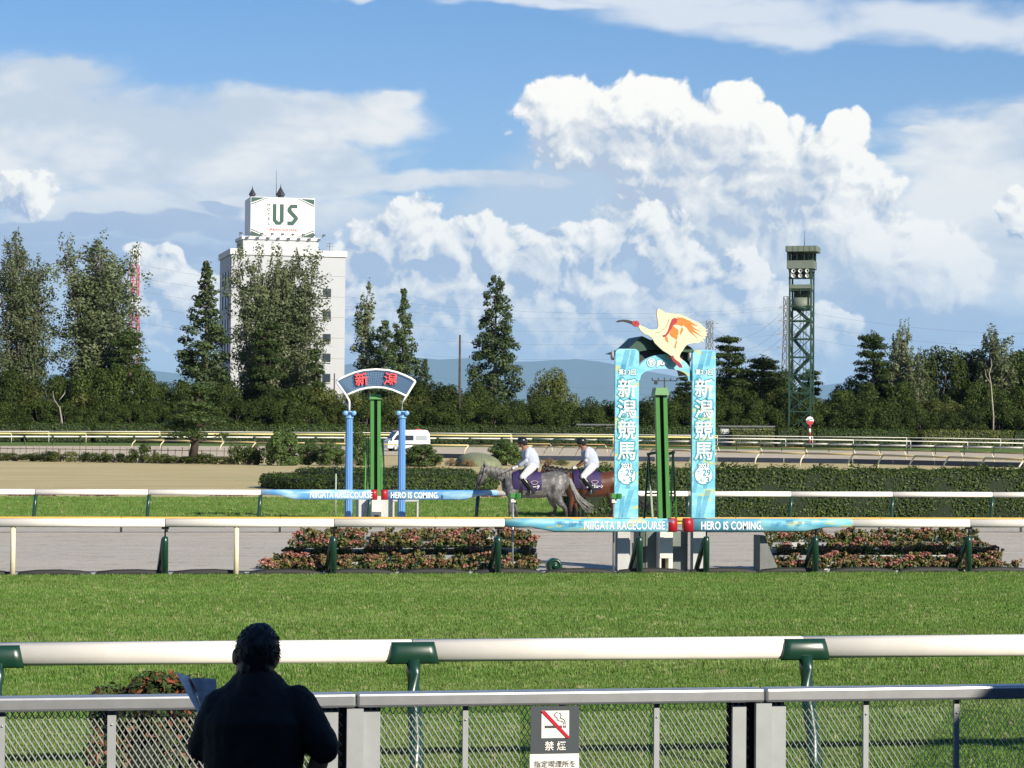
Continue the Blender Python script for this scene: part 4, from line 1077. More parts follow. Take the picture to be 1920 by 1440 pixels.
for (xl_, xr_, yt_) in ((1152, 1196.5, 654), (1297, 1340.5, 656)):
    xm = (xl_ + xr_) / 2
    x0, z0 = G(xl_, 971); x1, _ = G(xr_, 971); _, z1 = G(xm, yt_)
    pan = MB().prism(rounded(x0, z0, x1, z1, .09), (0, GY, 0), EX, EZ, .05).build('panel', PANEL, gate)
    w = x1 - x0; xc = (x0 + x1) / 2
    def zz(y): return G(xm, y)[1]
    # sheaves of printed lines
    for mt_, seed in ((STRIPE, 1), (STRIPE2, 2)):
        mb = MB(); r2 = random.Random(seed)
        if mt_ is STRIPE: sp = [(.30, 672, .05, 46, 5), (.62, 668, .03, 36, 4), (.20, 700, .04, 34, 4), (.10, 905, .05, 38, 4), (.45, 945, .07, 52, 5), (.22, 950, .02, 40, 4), (.16, 875, .07, 28, 4), (.5, 905, .01, 22, 4)]
        else: sp = []
        for (fx_, y, sl, L, n) in sp:
            for k in range(n):
                xx = x0 + w * fx_ + k * .021; za, zb = zz(y + L / 2), zz(y - L / 2); za = max(za, z0 + .01); zb = min(zb, z1 - .02)
                mb.add([(xx - sl, GY - .004, za), (xx - sl + .008, GY - .004, za), (xx + sl + .008, GY - .004, zb), (xx + sl, GY - .004, zb)], [(0, 1, 2, 3)])
        if mt_ is STRIPE2:
            y = 690
            while y < 965:
                for s in (0, 1):
                    if r2.random() < .6:
                        for k in range(4):
                            L = w * r2.uniform(.07, .16); z = zz(y + k * 2.6); xa = x0 + .004 if s == 0 else x1 - .004 - L
                            mb.add([(xa, GY - .0045, z), (xa + L, GY - .0045, z + .01), (xa + L, GY - .0045, z + .016), (xa, GY - .0045, z + .006)], [(0, 1, 2, 3)])
                y += r2.uniform(16, 26)
        mb.build('print_lines', mt_, pan)
    def line(t, y, sz, off, sx=1.0):
        z = zz(y)
        text_on('lettering_outline', t, sz, (xc, GY - .006, z), EX, EZ, TEAL, pan, offset=off, sx=sx)
        text_on('lettering', t, sz, (xc, GY - .010, z), EX, EZ, PWHITE, pan, offset=.003 * sz / .35, sx=sx)
    line('第2·3回', 702, .115, .012, .92)
    for t, y in (('新', 742), ('潟', 780.5), ('競', 820), ('馬', 859)): line(t, y, .375, .028)
    cz = zz(891); cr = .172
    MB().lathe([(.0, .004), (cr + .012, .003), (cr + .012, 0)], (xc, GY - .003, cz), Vector((0, -1, 0)), 28, False).build('date_ring', TEAL, pan)
    MB().lathe([(.0, .003), (cr - .006, .002), (cr - .006, 0)], (xc, GY - .008, cz), Vector((0, -1, 0)), 28, False).build('date_disc', PWHITE, pan)
    text_on('lettering_outline', '2023', .105, (xc, GY - .012, zz(876.5)), EX, EZ, TEAL, pan, offset=.014)
    text_on('lettering', '2023', .105, (xc, GY - .015, zz(876.5)), EX, EZ, PWHITE, pan, offset=.003)
    text_on('lettering', '7/', .115, (xc - .085, GY - .013, zz(891)), EX, EZ, TEAL, pan, offset=.001)
    text_on('lettering', '29', .165, (xc + .055, GY - .013, zz(891.5)), EX, EZ, TEAL, pan, offset=.005)
    text_on('lettering', '~9/', .115, (xc - .065, GY - .013, zz(905)), EX, EZ, TEAL, pan, offset=.001)
    text_on('lettering', '3', .165, (xc + .078, GY - .013, zz(905.5)), EX, EZ, TEAL, pan, offset=.005)
    # grey post that carries the panel
    o = MB()
    xpm = x0 + w * .42 if xl_ < 1200 else x0 + w * .35
    o.box((xpm, GY + .12, z1 / 2 - .1), (.22, .12, z1 - .2)); o.build('post', GREYP, gate)
    MB().box((xpm - .125, GY + .14, z1 / 2 - .12), (.03, .05, z1 - .3)).build('post_flange', GREYP, gate)
    MB().box((xpm + .125, GY + .14, z1 / 2 - .12), (.03, .05, z1 - .3)).build('post_flange', GREYP, gate)
    MB().lathe([(.0, .05), (.075, .045), (.085, .0), (.0, 0)], (x0 - .01, GY + .12, z1 - .13), Vector((-1, 0, 0)), 14).build('lamp_boss', GREYP, gate)
Dp = 1.15
# printed arch board between the panels
ax, az_ = G(1246.5, 747); Ro, Ri = .60, .46
xl1, xr1 = G(1196, 700)[0], G(1298, 700)[0]; hw_ = (xr1 - xl1) / 2; cx_ = (xl1 + xr1) / 2
zo, zi, zb_ = G(1246, 664)[1], G(1246, 691)[1], G(1246, 713)[1]
out, inn = [], []
for k in range(21):
    a = math.pi * k / 20
    out.append((cx_ - (hw_ + .02) * math.cos(a), zb_ + (zo - zb_) * math.sin(a) ** .8))
    inn.append((cx_ - (hw_ - .06) * math.cos(a), zb_ + (zi - zb_) * math.sin(a) ** .7))
AYF = GY + .065
ab = MB().prism(out + inn[::-1], (0, AYF, 0), EX, EZ, .05).build('arch_board', PANEL, gate)
top = [G(x, y) for x, y in ((1160, 660), (1182, 652), (1200, 635), (1206, 629.5), (1222, 637), (1250, 634), (1280, 640), (1300, 652), (1306, 661))]
low = [G(x, y) for x, y in ((1290, 660), (1265, 657), (1246, 655), (1222, 655), (1204, 658), (1190, 664))]
MB().prism(top + low, (0, GY + .10, 0), EX, EZ, Dp).build('roof', ROOFG, gate)
sof = [(x, z) for x, z in out if z > zb_ + .05]
MB().prism([(x, z - .004) for x, z in sof] + [(sof[-1][0], G(1290, 656)[1])] + [(x, z + .01) for x, z in low] + [(sof[0][0], G(1200, 660)[1])], (0, GY + .24, 0), EX, EZ, .9).build('soffit', BLACK, gate)  # black colour stands in for the unlit underside of the roof
text_on('lettering', 'JRA', .125, (G(1247, 0)[0], AYF - .008, G(1246, 684.5)[1]), EX, EZ, PWHITE, ab, offset=.006)
text_on('lettering_outline', 'JRA', .125, (G(1247, 0)[0], AYF - .004, G(1246, 684.5)[1]), EX, EZ, TEAL, ab, offset=.016)
ex_, ez_ = G(1222.5, 679.5)
MB().lathe([(.0, .004), (.092, .003), (.092, 0)], (ex_, AYF - .002, ez_), Vector((0, -1, 0)), 24, False).build('emblem_ground', TEAL, ab)
MB().lathe([(.066, .002), (.080, .002), (.080, 0), (.066, 0)], (ex_, AYF - .008, ez_), Vector((0, -1, 0)), 24, False).build('emblem_ring', PWHITE, ab)
mb = MB()
for pl in ([(-.05, .03), (-.01, .052), (.035, .045), (.05, .02), (.01, .02), (-.02, .0)], [(-.055, .0), (-.03, -.005), (.0, .015), (.03, .012), (.02, -.002), (-.005, -.02), (.01, -.055), (-.012, -.058), (-.03, -.02)], [(.03, -.005), (.055, .005), (.045, -.03), (.025, -.048)]):
    mb.prism(pl, (ex_, AYF - .009, ez_), EX, EZ, .001)
mb.build('emblem_horse', PWHITE, ab)
# the wooden ibis: a cut-out board standing before the roof
IB = [(465, 290), (530, 318), (585, 345), (640, 348), (670, 342), (688, 310), (680, 250), (670, 190), (668, 140), (685, 108), (720, 125), (765, 155), (800, 160), (850, 168), (920, 172), (1000, 205), (1080, 245), (1160, 280), (1200, 320), (1240, 350), (1212, 362), (1243, 385), (1218, 396), (1240, 412), (1208, 424), (1225, 447), (1185, 452), (1205, 490), (1165, 478), (1140, 500), (1090, 497), (1055, 503), (1020, 510), (985, 545), (965, 580), (940, 610), (925, 650), (935, 672), (965, 690), (935, 725), (900, 700), (850, 660), (800, 620), (740, 585), (690, 540), (650, 500), (620, 450), (580, 415), (530, 395), (490, 360), (465, 320)]
CRM = mat('ibis_cream', (.62, .57, .38), .5, var=.05, vscale=4); ORG = mat('ibis_orange', (.62, .17, .012), .5); IRED = mat('ibis_red', (.36, .012, .02), .5); DRED = mat('ibis_dark_red', (.25, .008, .015), .5)
BYF = GY - .10
def Z6(p): return G(1120 + p[0] / 6, 560 + p[1] / 6, BYF)
ib = MB().prism([Z6(p) for p in IB], (0, BYF, 0), EX, EZ, .05).build('ibis_board', CRM, gate)
ib['label'] = 'cream flying crested ibis cut-out with orange wing'
def patch(nm, poly, m_, e=.004, t=.004): MB().prism([Z6(p) for p in poly], (0, BYF - e, 0), EX, EZ, t).build(nm, m_, ib)
patch('face', [(388, 268), (412, 250), (450, 248), (470, 268), (474, 295), (455, 316), (425, 314), (400, 296)], IRED, .006, .06)
MB().prism([Z6(p) for p in [(210, 262), (236, 243), (290, 234), (345, 240), (408, 258), (388, 288), (340, 268), (285, 258), (240, 266)]], (0, BYF - .002, 0), EX, EZ, .05).build('beak', BLACK, ib)
cx6 = Z6((430, 275)); MB().lathe([(.0, .003), (.014, .002), (.014, 0)], (cx6[0], BYF - .008, cx6[1]), Vector((0, -1, 0)), 10, False).build('eye', BLACK, ib)
patch('wing_edge', [(733, 412), (770, 400), (797, 355), (818, 285), (840, 230), (875, 212), (902, 232), (890, 272), (850, 302), (830, 342), (803, 392), (772, 427), (745, 433)], IRED, .008)
patch('wing_orange', [(900, 208), (960, 214), (1040, 250), (1090, 285), (1137, 310), (1050, 292), (1100, 335), (1172, 373), (1062, 335), (1150, 405), (1195, 432), (1050, 362), (1130, 445), (1040, 375), (1005, 325), (970, 298), (948, 312), (930, 295), (880, 290), (852, 300), (890, 272), (903, 235)], ORG, .006)
patch('wing_orange', [(850, 304), (880, 330), (912, 350), (912, 402), (900, 412), (902, 440), (888, 465), (872, 445), (835, 425), (812, 398), (830, 345)], ORG, .006)
patch('wing_orange', [(950, 318), (968, 345), (958, 372), (944, 392), (942, 415), (930, 385), (940, 350)], ORG, .006)
patch('wing_orange', [(765, 432), (792, 425), (790, 462), (803, 492), (778, 480), (762, 458)], ORG, .006)
patch('wing_orange', [(885, 470), (900, 480), (888, 520), (884, 552), (870, 560), (868, 530), (880, 505)], ORG, .006)
patch('leg', [(822, 642), (855, 640), (862, 668), (900, 705), (945, 738), (958, 778), (925, 776), (895, 742), (850, 702)], DRED, .006, .03)
mb = MB(); pts6 = [Z6(p) for p in [(650, 385), (690, 378), (740, 350), (780, 305), (803, 255), (806, 225)]]
ribbon(mb, pts6, .012, BYF - .006); mb.build('wing_line', mat('ibis_line', (.35, .34, .25), .6), ib)

# ---------------------------------------------------------------- mirror post, its housing and the white block
MIRG = mat('mirror_post_green', (.045, .20, .035), .4, var=.05, vscale=3); MIRG2 = mat('dark_frame_green', (.02, .10, .04), .4)
BOXG = mat('housing_grey', (.14, .165, .15), .5, var=.12, vscale=3)
HWHITE = mat('block_white', (.62, .60, .53), .6, var=.1, vscale=5, bump=.2, bscale=30)
def mirror_post(name, Y, xt, yt, xb_, yb_, half, label, sc):
    t0, b0 = on_y(xt, yt, Y), on_y(xb_, yb_, Y)
    root = thing(name, (b0.x, Y, 0), label, 'mirror post')
    ax_ = (t0 - b0)
    wv = Vector((half * sc, 0, 0))
    for s in (-1, 1):
        a, b = b0 + wv * s * .66, t0 + wv * s * .66
        mb = MB(); mb.bar(a, b, .12, half * sc * .66); mb.build('rail', MIRG, root)
    mb = MB(); mb.bar(b0 + Vector((0, .03, 0)), t0 + Vector((0, .03, 0)), .05, half * sc * .7); mb.build('mirror_strip', mat('mirror_slot', (.004, .004, .005), .15), root)
    mb = MB()
    a = t0 + Vector((0, -.02, -.02)); W2 = half * sc * 1.25
    mb.add([a + Vector(v) for v in ((-W2, -.12, -.02), (W2, -.12, -.02), (W2, .2, -.02), (-W2, .2, -.02), (-W2 * .8, -.10, .12), (W2 * .7, -.10, .12), (W2 * .7, .2, .12), (-W2 * .8, .2, .12))],
           [(3, 2, 1, 0), (4, 5, 6, 7), (0, 1, 5, 4), (1, 2, 6, 5), (2, 3, 7, 6), (3, 0, 4, 7)])
    mb.build('hood', MIRG, root)
    return root, b0, t0
m1, b1, t1 = mirror_post('mirror_post', GY + .45, 1238.5, 737, 1245.5, 1000, 11.2, 'tall green mirror post leaning inside the finish gate', .0101)
for s, xa, xb_ in ((-1, 1216, 1224), (-1, 1216, 1207), (1, 1262, 1256), (1, 1262, 1268)):
    a, b = on_y(xa, 850, GY + .75), on_y(xb_, 980, GY + (.4 if (xa - xb_) * s > 0 else 1.1))
    MB().bar(a, b, .035).build('brace', MIRG2 if xb_ != 1268 else MIRG, m1)
for s, x0_, x1_ in ((-1, 1214, 1232), (1, 1250, 1264)):
    MB().bar(on_y(x0_, 852, GY + .75), on_y(x1_, 848, GY + .6), .05).build('cross_bar', MIRG2, m1)
    MB().bar(on_y(x0_, 888, GY + .75), on_y(x1_ if s < 0 else x1_, 886, GY + .7), .03).build('cross_bar', MIRG2, m1)
    MB().bar(on_y(x0_ - 2, 925, GY + .75), on_y(x1_, 925, GY + .7), .03).build('cross_bar', MIRG2, m1)
x0, _ = G(1211, 1000, GY + .35); x1, zt1 = G(1290, 996, GY + .35)
hb = thing('mirror_housing', ((x0 + x1) / 2, GY + .6, 0), 'grey-green metal housing below the tall green mirror post', 'cabinet')
MB().box(((x0 + x1) / 2, GY + .75, zt1 / 2), (x1 - x0, .8, zt1), None, .012).build('cabinet', BOXG, hb)
MB().box((x0 + .22, GY + .348, zt1 / 2), (.38, .006, zt1 - .12)).build('door', BOXG, hb)
MB().box((x0 - .06, GY + .62, zt1 / 2), (.12, .5, zt1 * .98)).build('side_duct', mat('duct_green', (.05, .075, .06), .5), hb)
MB().box((x0 - .17, GY + .5, .42), (.10, .12, .22)).build('meter_box', mat('meter_dark', (.03, .035, .035), .5), hb)
x0w, _ = G(1237.5, 1000, GY + .05); x1w, zw = G(1262, 994, GY + .05); _, zwl = G(1250, 1047, GY + .05)
wb = thing('slit_camera_block', ((x0w + x1w) / 2, GY + .05, 0), 'white square block on short legs before the grey-green housing', 'block')
MB().box(((x0w + x1w) / 2, GY + .20, (zw + zwl) / 2), (x1w - x0w, .30, zw - zwl), None, .008).build('block', HWHITE, wb)
ww = x1w - x0w
for s in (-1, 1): MB().box(((x0w + x1w) / 2 + s * (ww / 2 - (.015 if s < 0 else .04)), GY + .2, zwl / 2), (.03 if s < 0 else .08, .28, zwl)).build('leg', HWHITE, wb)
MB().box(((x0w + x1w) / 2 - .02, GY + .34, zwl / 2), (ww - .1, .02, zwl)).build('back_plate', BLACK, wb)

# beam sensors on thin poles
def sensor(x, y, yb_, Y, label, flip):
    p = on_y(x, y, Y); root = thing('beam_sensor', (p.x, Y, 0), label, 'sensor')
    MB().tube([(p.x, Y, 0), (p.x, Y, p.z - .12)], .02, 8).build('pole', mat('pole_grey', (.35, .36, .36), .4, .5), root)
    MB().box((p.x + .06 * flip, Y, p.z), (.20, .16, .09), None, .008).build('housing', MIRG, root)
    MB().box((p.x + .13 * flip, Y - .02, p.z - .005), (.07, .17, .10), None, .006).build('lens_hood', mat('lens_green', (.02, .14, .03), .3), root)
    MB().box((p.x, Y, p.z - .09), (.09, .09, .08), None, .006).build('bracket', HWHITE, root)
sensor(962, 929, 1070, 41.55, 'green beam sensor on a thin pole beside the grey horse', .6)
sensor(1151, 930, 1070, 41.45, 'green beam sensor on the left edge of the finish gate', .6)
# drum-shaped marker on the grass edge
pd = on_y(1040, 1070, 41.55)
dm = thing('drum_lamp', (pd.x, 41.55, 0), 'round dark green drum lying at the edge of the grass', 'drum')
MB().lathe([(.0, .03), (.05, .03), (.055, .0), (.08, .0), (.085, .02), (.13, .012), (.142, -.03), (.142, -.24), (.12, -.28), (.0, -.28)], (pd.x, 41.5, .145), Vector((0, -1, 0)), 24).build('drum_body', DGREEN, dm)
MB().box((pd.x, 41.6, .02), (.16, .2, .04)).build('foot', DGREEN, dm)

# ---------------------------------------------------------------- blue columned arch on the infield side
AY = 63.4
BLUE = mat('column_blue', (.10, .25, .52), .4, var=.06, vscale=2); BLUEL = mat('capital_blue', (.15, .34, .60), .35); NAVYP = mat('arch_mesh_blue', (.05, .12, .24), .5)
REDL = mat('arch_red', (.70, .07, .08), .5)
ac = on_y(705, 960, AY)
arc = thing('columned_arch', (ac.x, AY, 0), 'arch of white tubes with red lettering on two blue fluted columns', 'arch')
cols = []
for xp in (655, 754):
    x, zt2 = on_y(xp, 782, AY).x, on_y(xp, 784, AY).z
    prof = MB(); n = 24; vs, fs = [], []
    for z, r in ((0, .112), (zt2 * .5, .108), (zt2, .098)):
        for k in range(n):
            a = 2 * math.pi * k / n; rr = r * (1.0 if k % 2 else .90); vs.append((x + rr * math.cos(a), AY + rr * math.sin(a), z))
    for i in range(2):
        for k in range(n): fs.append((i * n + k, i * n + (k + 1) % n, (i + 1) * n + (k + 1) % n, (i + 1) * n + k))
    prof.add(vs, fs); c = prof.build('column', BLUE, arc)
    zc2 = on_y(xp, 776, AY).z
    MB().lathe([(.10, -.10), (.125, -.09), (.125, -.06), (.10, -.05), (.11, .0), (.15, .07), (.15, .10), (.06, .11), (.0, .11)], (x, AY, zc2 - .03), n=20).build('capital', BLUEL, c)
    for s in (-1, 1):
        MB().lathe([(.0, .17), (.045, .165), (.068, .15), (.068, -.15), (.045, -.165), (.0, -.17)], (x + s * .115, AY, zc2 + .02), Vector((0, 1, 0)), 14).build('volute', BLUEL, c)
    mb = MB()
    for k in range(3): mb.prism([(-.045 + k * .033, -.03), (-.02 + k * .033, -.03), (-.02 + k * .033, .03), (-.045 + k * .033, .03)], (x, AY - .16, zc2 + .02), EX, EZ, .01)
    mb.build('capital_ornament', mat('ornament_navy', (.02, .05, .16), .4), c)
    cols.append((x, zc2 + .08))
def Apt(x, y): p = on_y(x, y, AY); return Vector((p.x, AY, p.z))
tube_r = .03
o1 = [Apt(630 + (779 - 630) * k / 16, 715 - 22.5 * math.sin(math.pi * k / 16) ** 1.0 * 1.0) for k in range(17)]
o1 = [Apt(x, y) for x, y in ((630.5, 715), (640, 709), (652, 703.5), (666, 698), (682, 694.3), (705, 692.5), (728, 694.2), (744, 698), (758, 703.5), (770, 709), (779, 715))]
i1 = [Apt(x, y) for x, y in ((649, 741), (660, 736), (674, 730.5), (690, 727), (705, 726.2), (720, 727), (736, 731), (750, 737), (762, 742.5))]
WT = mat('tube_white', (.78, .78, .76), .35)
MB().tube(o1, tube_r, 10).build('upper_tube', WT, arc); MB().tube(i1, tube_r, 10).build('lower_tube', WT, arc)
MB().tube([o1[0], i1[0], Apt(655, 752), Apt(655, 770)], tube_r, 10).build('side_tube', WT, arc)
MB().tube([o1[-1], i1[-1], Apt(754, 754), Apt(754, 770)], tube_r, 10).build('side_tube', WT, arc)
# blue lattice between the tubes
mb = MB(); nU = 44
def interp(pl, t):
    f = t * (len(pl) - 1); i = min(int(f), len(pl) - 2); return pl[i].lerp(pl[i + 1], f - i)
for k in range(1, nU):
    mb.bar(interp(o1, k / nU), interp(i1, k / nU), .011)
for j in range(1, 11):
    pl = [interp(o1, k / 16).lerp(interp(i1, k / 16), j / 11) + Vector((0, .013, 0)) for k in range(17)]
    for a, b in zip(pl[:-1], pl[1:]): mb.bar(a, b, .011)
lat = mb.build('lattice', NAVYP, arc); lat['kind'] = 'stuff'
mb = MB()
for k in range(16):
    a, b, c, d = interp(o1, k / 16), interp(o1, (k + 1) / 16), interp(i1, (k + 1) / 16), interp(i1, k / 16)
    mb.add([v + Vector((0, .05, 0)) for v in (a, b, c, d)], [(3, 2, 1, 0)])
mb.build('back_sheet', mat('arch_sheet_blue', (.20, .34, .47), .5), arc)
for t_, x, rot in (('新', 678.5, .12), ('潟', 730.5, -.12)):
    p = Apt(x, 722); ex = Vector((math.cos(rot), 0, math.sin(rot)))
    text_on('lettering', t_, .38, p + Vector((0, -.05, .02)), ex, Vector((-math.sin(rot), 0, math.cos(rot))), REDL, arc, offset=.006, extrude=.012)
    text_on('lettering_back', t_, .38, p + Vector((-.03, .03, .02)), ex, Vector((-math.sin(rot), 0, math.cos(rot))), BLACK, arc, offset=.006)
# its mirror post
m2, b2, t2 = mirror_post('mirror_post', AY + .5, 704, 746, 704, 940, 9, 'straight green mirror post between the blue columns', .0160)
for xa, xb_ in ((687, 684), (691, 690), (716, 716), (718, 722)):
    MB().bar(on_y(xa, 822, AY + .7), on_y(xb_, 945, AY + .5), .035).build('brace', MIRG, m2)
for y in (832, 850, 868, 886, 904, 922): MB().bar(on_y(687, y, AY + .7), on_y(691, y, AY + .7), .03).build('rung', MIRG, m2)
MB().bar(on_y(694, 848, AY + .7), on_y(700, 848, AY + .55), .04).build('cross_bar', MIRG2, m2)
x0, _ = G(672, 1000, AY + .3); x1, zt1 = G(734, 935, AY + .3)
hb2 = thing('mirror_housing', ((x0 + x1) / 2, AY + .6, 0), 'pale grey housing below the straight green mirror post', 'cabinet')
MB().box(((x0 + x1) / 2, AY + .7, zt1 / 2), (x1 - x0, .7, zt1), None, .012).build('cabinet', mat('housing_pale', (.45, .47, .46), .5, var=.1), hb2)
MB().box(((x0 + x1) / 2, AY + .10, zt1 / 2 + .05), (.27, .35, zt1 + .05), None, .01).build('block', HWHITE, hb2)
MB().box(((x0 + x1) / 2, AY - .08, .16), (.13, .02, .20)).build('opening', BLACK, hb2)
x0, zt3 = G(735, 938, AY + 1.2); x1, _ = G(784, 938, AY + 1.2)
bt = thing('low_bench', ((x0 + x1) / 2, AY + 1.2, 0), 'low grey bench right of the pale grey housing', 'bench')
MB().box(((x0 + x1) / 2, AY + 1.2, zt3), (x1 - x0, .35, .07), None, .01).build('seat', GREYP, bt)
MB().box(((x0 + x1) / 2 - .1, AY + 1.4, zt3 + .14), ((x1 - x0) * .8, .04, .10), None, .01).build('backrest', GREYP, bt)
for s in (-1, 1): MB().box(((x0 + x1) / 2 + s * (x1 - x0) * .46, AY + 1.2, zt3 / 2), (.05, .3, zt3 - .06)).build('leg', GREYP, bt)
# small post lamp left of the blue column
p = on_y(630, 882, 68); lp = thing('lawn_lamp', (p.x, 68, 0), 'small dark lamp on a stake left of the blue columns', 'lamp')
MB().tube([(p.x, 68, 0), (p.x, 68, p.z)], .02, 8).build('stake', GREYP, lp)
MB().lathe([(.0, .12), (.06, .10), (.07, .0), (.03, -.03), (.02, -.1)], (p.x, 68, p.z), n=12).build('lamp_head', BLACK, lp)

# ---------------------------------------------------------------- stepped flower stands on the grass edge
TRAY = mat('tray_white', (.40, .40, .385), .5, var=.1, vscale=9); TRAY_D = mat('tray_grey', (.22, .24, .26), .6, var=.15, vscale=9); CONC = mat('stand_concrete_grey', (.15, .16, .155), .8, var=.15, vscale=6)
FL = m_leaf('flower_leaf', (.04, .06, .018), (.12, .15, .045), .5, .2, patch=6.0)
FP = [m_leaf('flower_' + n_, a, b, .5, .2, patch=8.0) for n_, a, b in (('pink', (.34, .13, .10), (.52, .29, .22)), ('bronze', (.17, .085, .045), (.34, .21, .11)), ('crimson', (.17, .03, .03), (.30, .08, .07)), ('olive', (.17, .15, .05), (.32, .27, .11)))]
def flower_protos():
    out = []
    for i in range(8):
        r2 = random.Random(60 + i)
        cl = [((r2.uniform(-.07, .07), r2.uniform(-.06, .06), r2.uniform(.05, .12)), (.07, .06, .06)) for _ in range(5)]
        lv = leaf_mesh('leaves', cl, 70, .055, .3, .4, .6, 60 + i)
        ct = [((r2.uniform(-.085, .085), r2.uniform(-.08, .05), r2.uniform(.10, .17)), (.030, .030, .022)) for _ in range(10)]
        bl = leaf_mesh('blossoms', ct, 150, .036, .5, .5, .8, 80 + i)
        out.append((lv, bl, FP[(0, 1, 3, 3, 1, 3, 0, 1)[i]]))
    return out
FLOW = flower_protos()
def flower_stand(name, x_px, Y, rows, label, left, n_cols):
    """rows: pixel extents (x0, x1, y of the front lip) from bottom to top, each row set further back"""
    root = thing(name, (on_y(x_px, 1078, Y).x, Y, 0), label, 'flower stand'); r2 = random.Random(x_px)
    for j, (xa, xb_, yl) in enumerate(rows):
        Yr = Y + j * .16
        a, b = on_y(xa, yl, Yr), on_y(xb_, yl, Yr); z = max(.05, a.z); L = b.x - a.x
        n = max(1, int(L / .46)); wd = L / n
        for i in range(n):
            m_ = TRAY_D if (left and a.x + (i + .5) * wd < on_y(590, yl, Yr).x) else (TRAY if r2.random() < .55 else TRAY_D)
            MB().box((a.x + (i + .5) * wd, Yr + .07, z - .045), (wd - .012, .15, .085), None, .006).build('tray', m_, root)
        MB().box((a.x + L / 2, Yr + .09, (z - .1) / 2), (L - .05, .14, max(.02, z - .1))).build('tier', CONC, root)
        m = int(L / .14)
        for i in range(m):
            if r2.random() < .06: continue
            lv, bl, pm = FLOW[r2.randrange(8)]
            s = r2.uniform(.75, 1.25)
            px_ = a.x + (i + .5) * L / m + r2.uniform(-.03, .03)
            t = link_mesh('flower_plant', lv, FL, root, Vector((px_, Yr + .06 + r2.uniform(-.03, .03), z - .01)) - root.location)
            t.scale = (s, s, s * r2.uniform(.8, 1.2)); t.rotation_euler = (0, 0, r2.uniform(-.8, .8))
            if r2.random() < .86: link_mesh('blossoms', bl, pm, t)
    return root
flower_stand('flower_stand', 750, 41.50, [(487, 1012, 1077), (500, 1012, 1066), (517, 1010, 1054), (530, 1008, 1041), (543, 1006, 1028), (553, 1004, 1016), (566, 1000, 1006)], 'stepped stand of bronze and pink flowers left of the finish gate', True, 0)
flower_stand('flower_stand', 1660, 41.50, [(1458, 1912, 1077), (1452, 1896, 1066), (1447, 1880, 1054), (1443, 1868, 1041), (1440, 1856, 1029), (1437, 1846, 1017), (1434, 1834, 1007)], 'stepped stand of bronze and pink flowers right of the finish gate', False, 0)
x0 = on_y(1424, 1040, 41.5).x; x1 = on_y(1457, 1040, 41.5).x
mb = MB(); zt4 = on_y(1430, 1004, 41.5).z
sw = thing('stand_side_wall', (x0, 41.6, 0), 'grey concrete slab closing the end of the right flower stand', 'slab')
mb.prism([(0, 0), (x1 - x0, 0), (x1 - x0, .10), (.17, .5), (.10, zt4), (0, zt4)], (x0, 41.46, 0), EX, EZ, .45); mb.build('slab', CONC, sw)
# ---------------------------------------------------------------- infield planting
def ring_hedge(mb_name, c, r_in, r_out, h, n, size, parent, seed):
    g = np.random.default_rng(seed)
    core = MB().lathe([(r_out - size, 0), (r_out - size * .6, h * .5), (r_out - size * 1.1, h - size), (r_out * .5, h - size * .8), (.0, h - size * .8)], c, n=48).build(mb_name + '_core', CORE, parent)
    a = g.random(n) * 2 * math.pi
    side = g.random(n) < (2 * r_out * h) / (2 * r_out * h + r_out ** 2 * .5)
    z = g.random(n) * h; rt = r_out * np.sqrt(g.random(n)); 
    bul = 1 + .012 * np.sin(z / h * math.pi)
    P = np.c_[np.where(side, r_out * bul, rt) * np.cos(a), np.where(side, r_out * bul, rt) * np.sin(a), np.where(side, z, h)]
    N = np.where(side[:, None], np.c_[np.cos(a), np.sin(a), np.zeros(n)], np.array([0, 0, 1.0]))
    P += N * (g.normal(size=n) * size * .4)[:, None]
    N = N + g.normal(size=(n, 3)) * .5 + np.array([0, 0, .3]); N /= np.linalg.norm(N, axis=1)[:, None]
    T = np.cross(N, g.normal(size=(n, 3))); T /= np.linalg.norm(T, axis=1)[:, None]; B = np.cross(N, T); sz = size * (.6 + .8 * g.random(n))[:, None]
    V = np.empty((n, 4, 3)); V[:, 0] = P - T * sz * .5; V[:, 1] = P + B * sz * .3; V[:, 2] = P + T * sz * .5; V[:, 3] = P - B * sz * .3
    link_mesh(mb_name + '_leaves', np_mesh('leaves', V.reshape(-1, 3), np.arange(n * 4).reshape(n, 4)), L_HEDGE, parent, Vector(c) - wloc(parent))
tc = on_y(712, 900, 104); tc.z = 0
tp = thing('topiary_hedge', tc, 'wide round clipped hedge in two flat tiers behind the blue columned arch', 'hedge')
ring_hedge('lower_tier', tc, 0, 5.35, .56, 14000, .11, tp, 1); ring_hedge('upper_tier', tc + Vector((.4, 1.2, .0)), 0, 4.1, .80, 8000, .11, tp, 2)
# tall hedge right of the finish gate, with loose shoots on top
L_BOX = m_leaf('box_leaf', (.030, .055, .012), (.10, .145, .035), .5, .2, patch=3.0, spec=.2)
a, b = on_y(1085, 960, 66.5), on_y(2350, 960, 66.5); a.z = b.z = 0
hz_ = on_y(1500, 884, 66.5).z
bh = hedge('tall_hedge', a, b, 2.6, hz_, 'tall leafy hedge behind the infield rail right of the finish gate', 42000, .068, L_BOX, None, .12)
cl = []; r2 = random.Random(8)
for i in range(92):
    x = r2.uniform(.5, (b - a).length); cl.append(((x, r2.uniform(.2, 2.3), hz_ + r2.uniform(.0, .12)), (r2.uniform(.12, .3), .2, r2.uniform(.08, .24))))
link_mesh('shoots', leaf_mesh('shoots', cl, 5500, .085, .3, .4, .6, 5), L_BOX, bh)
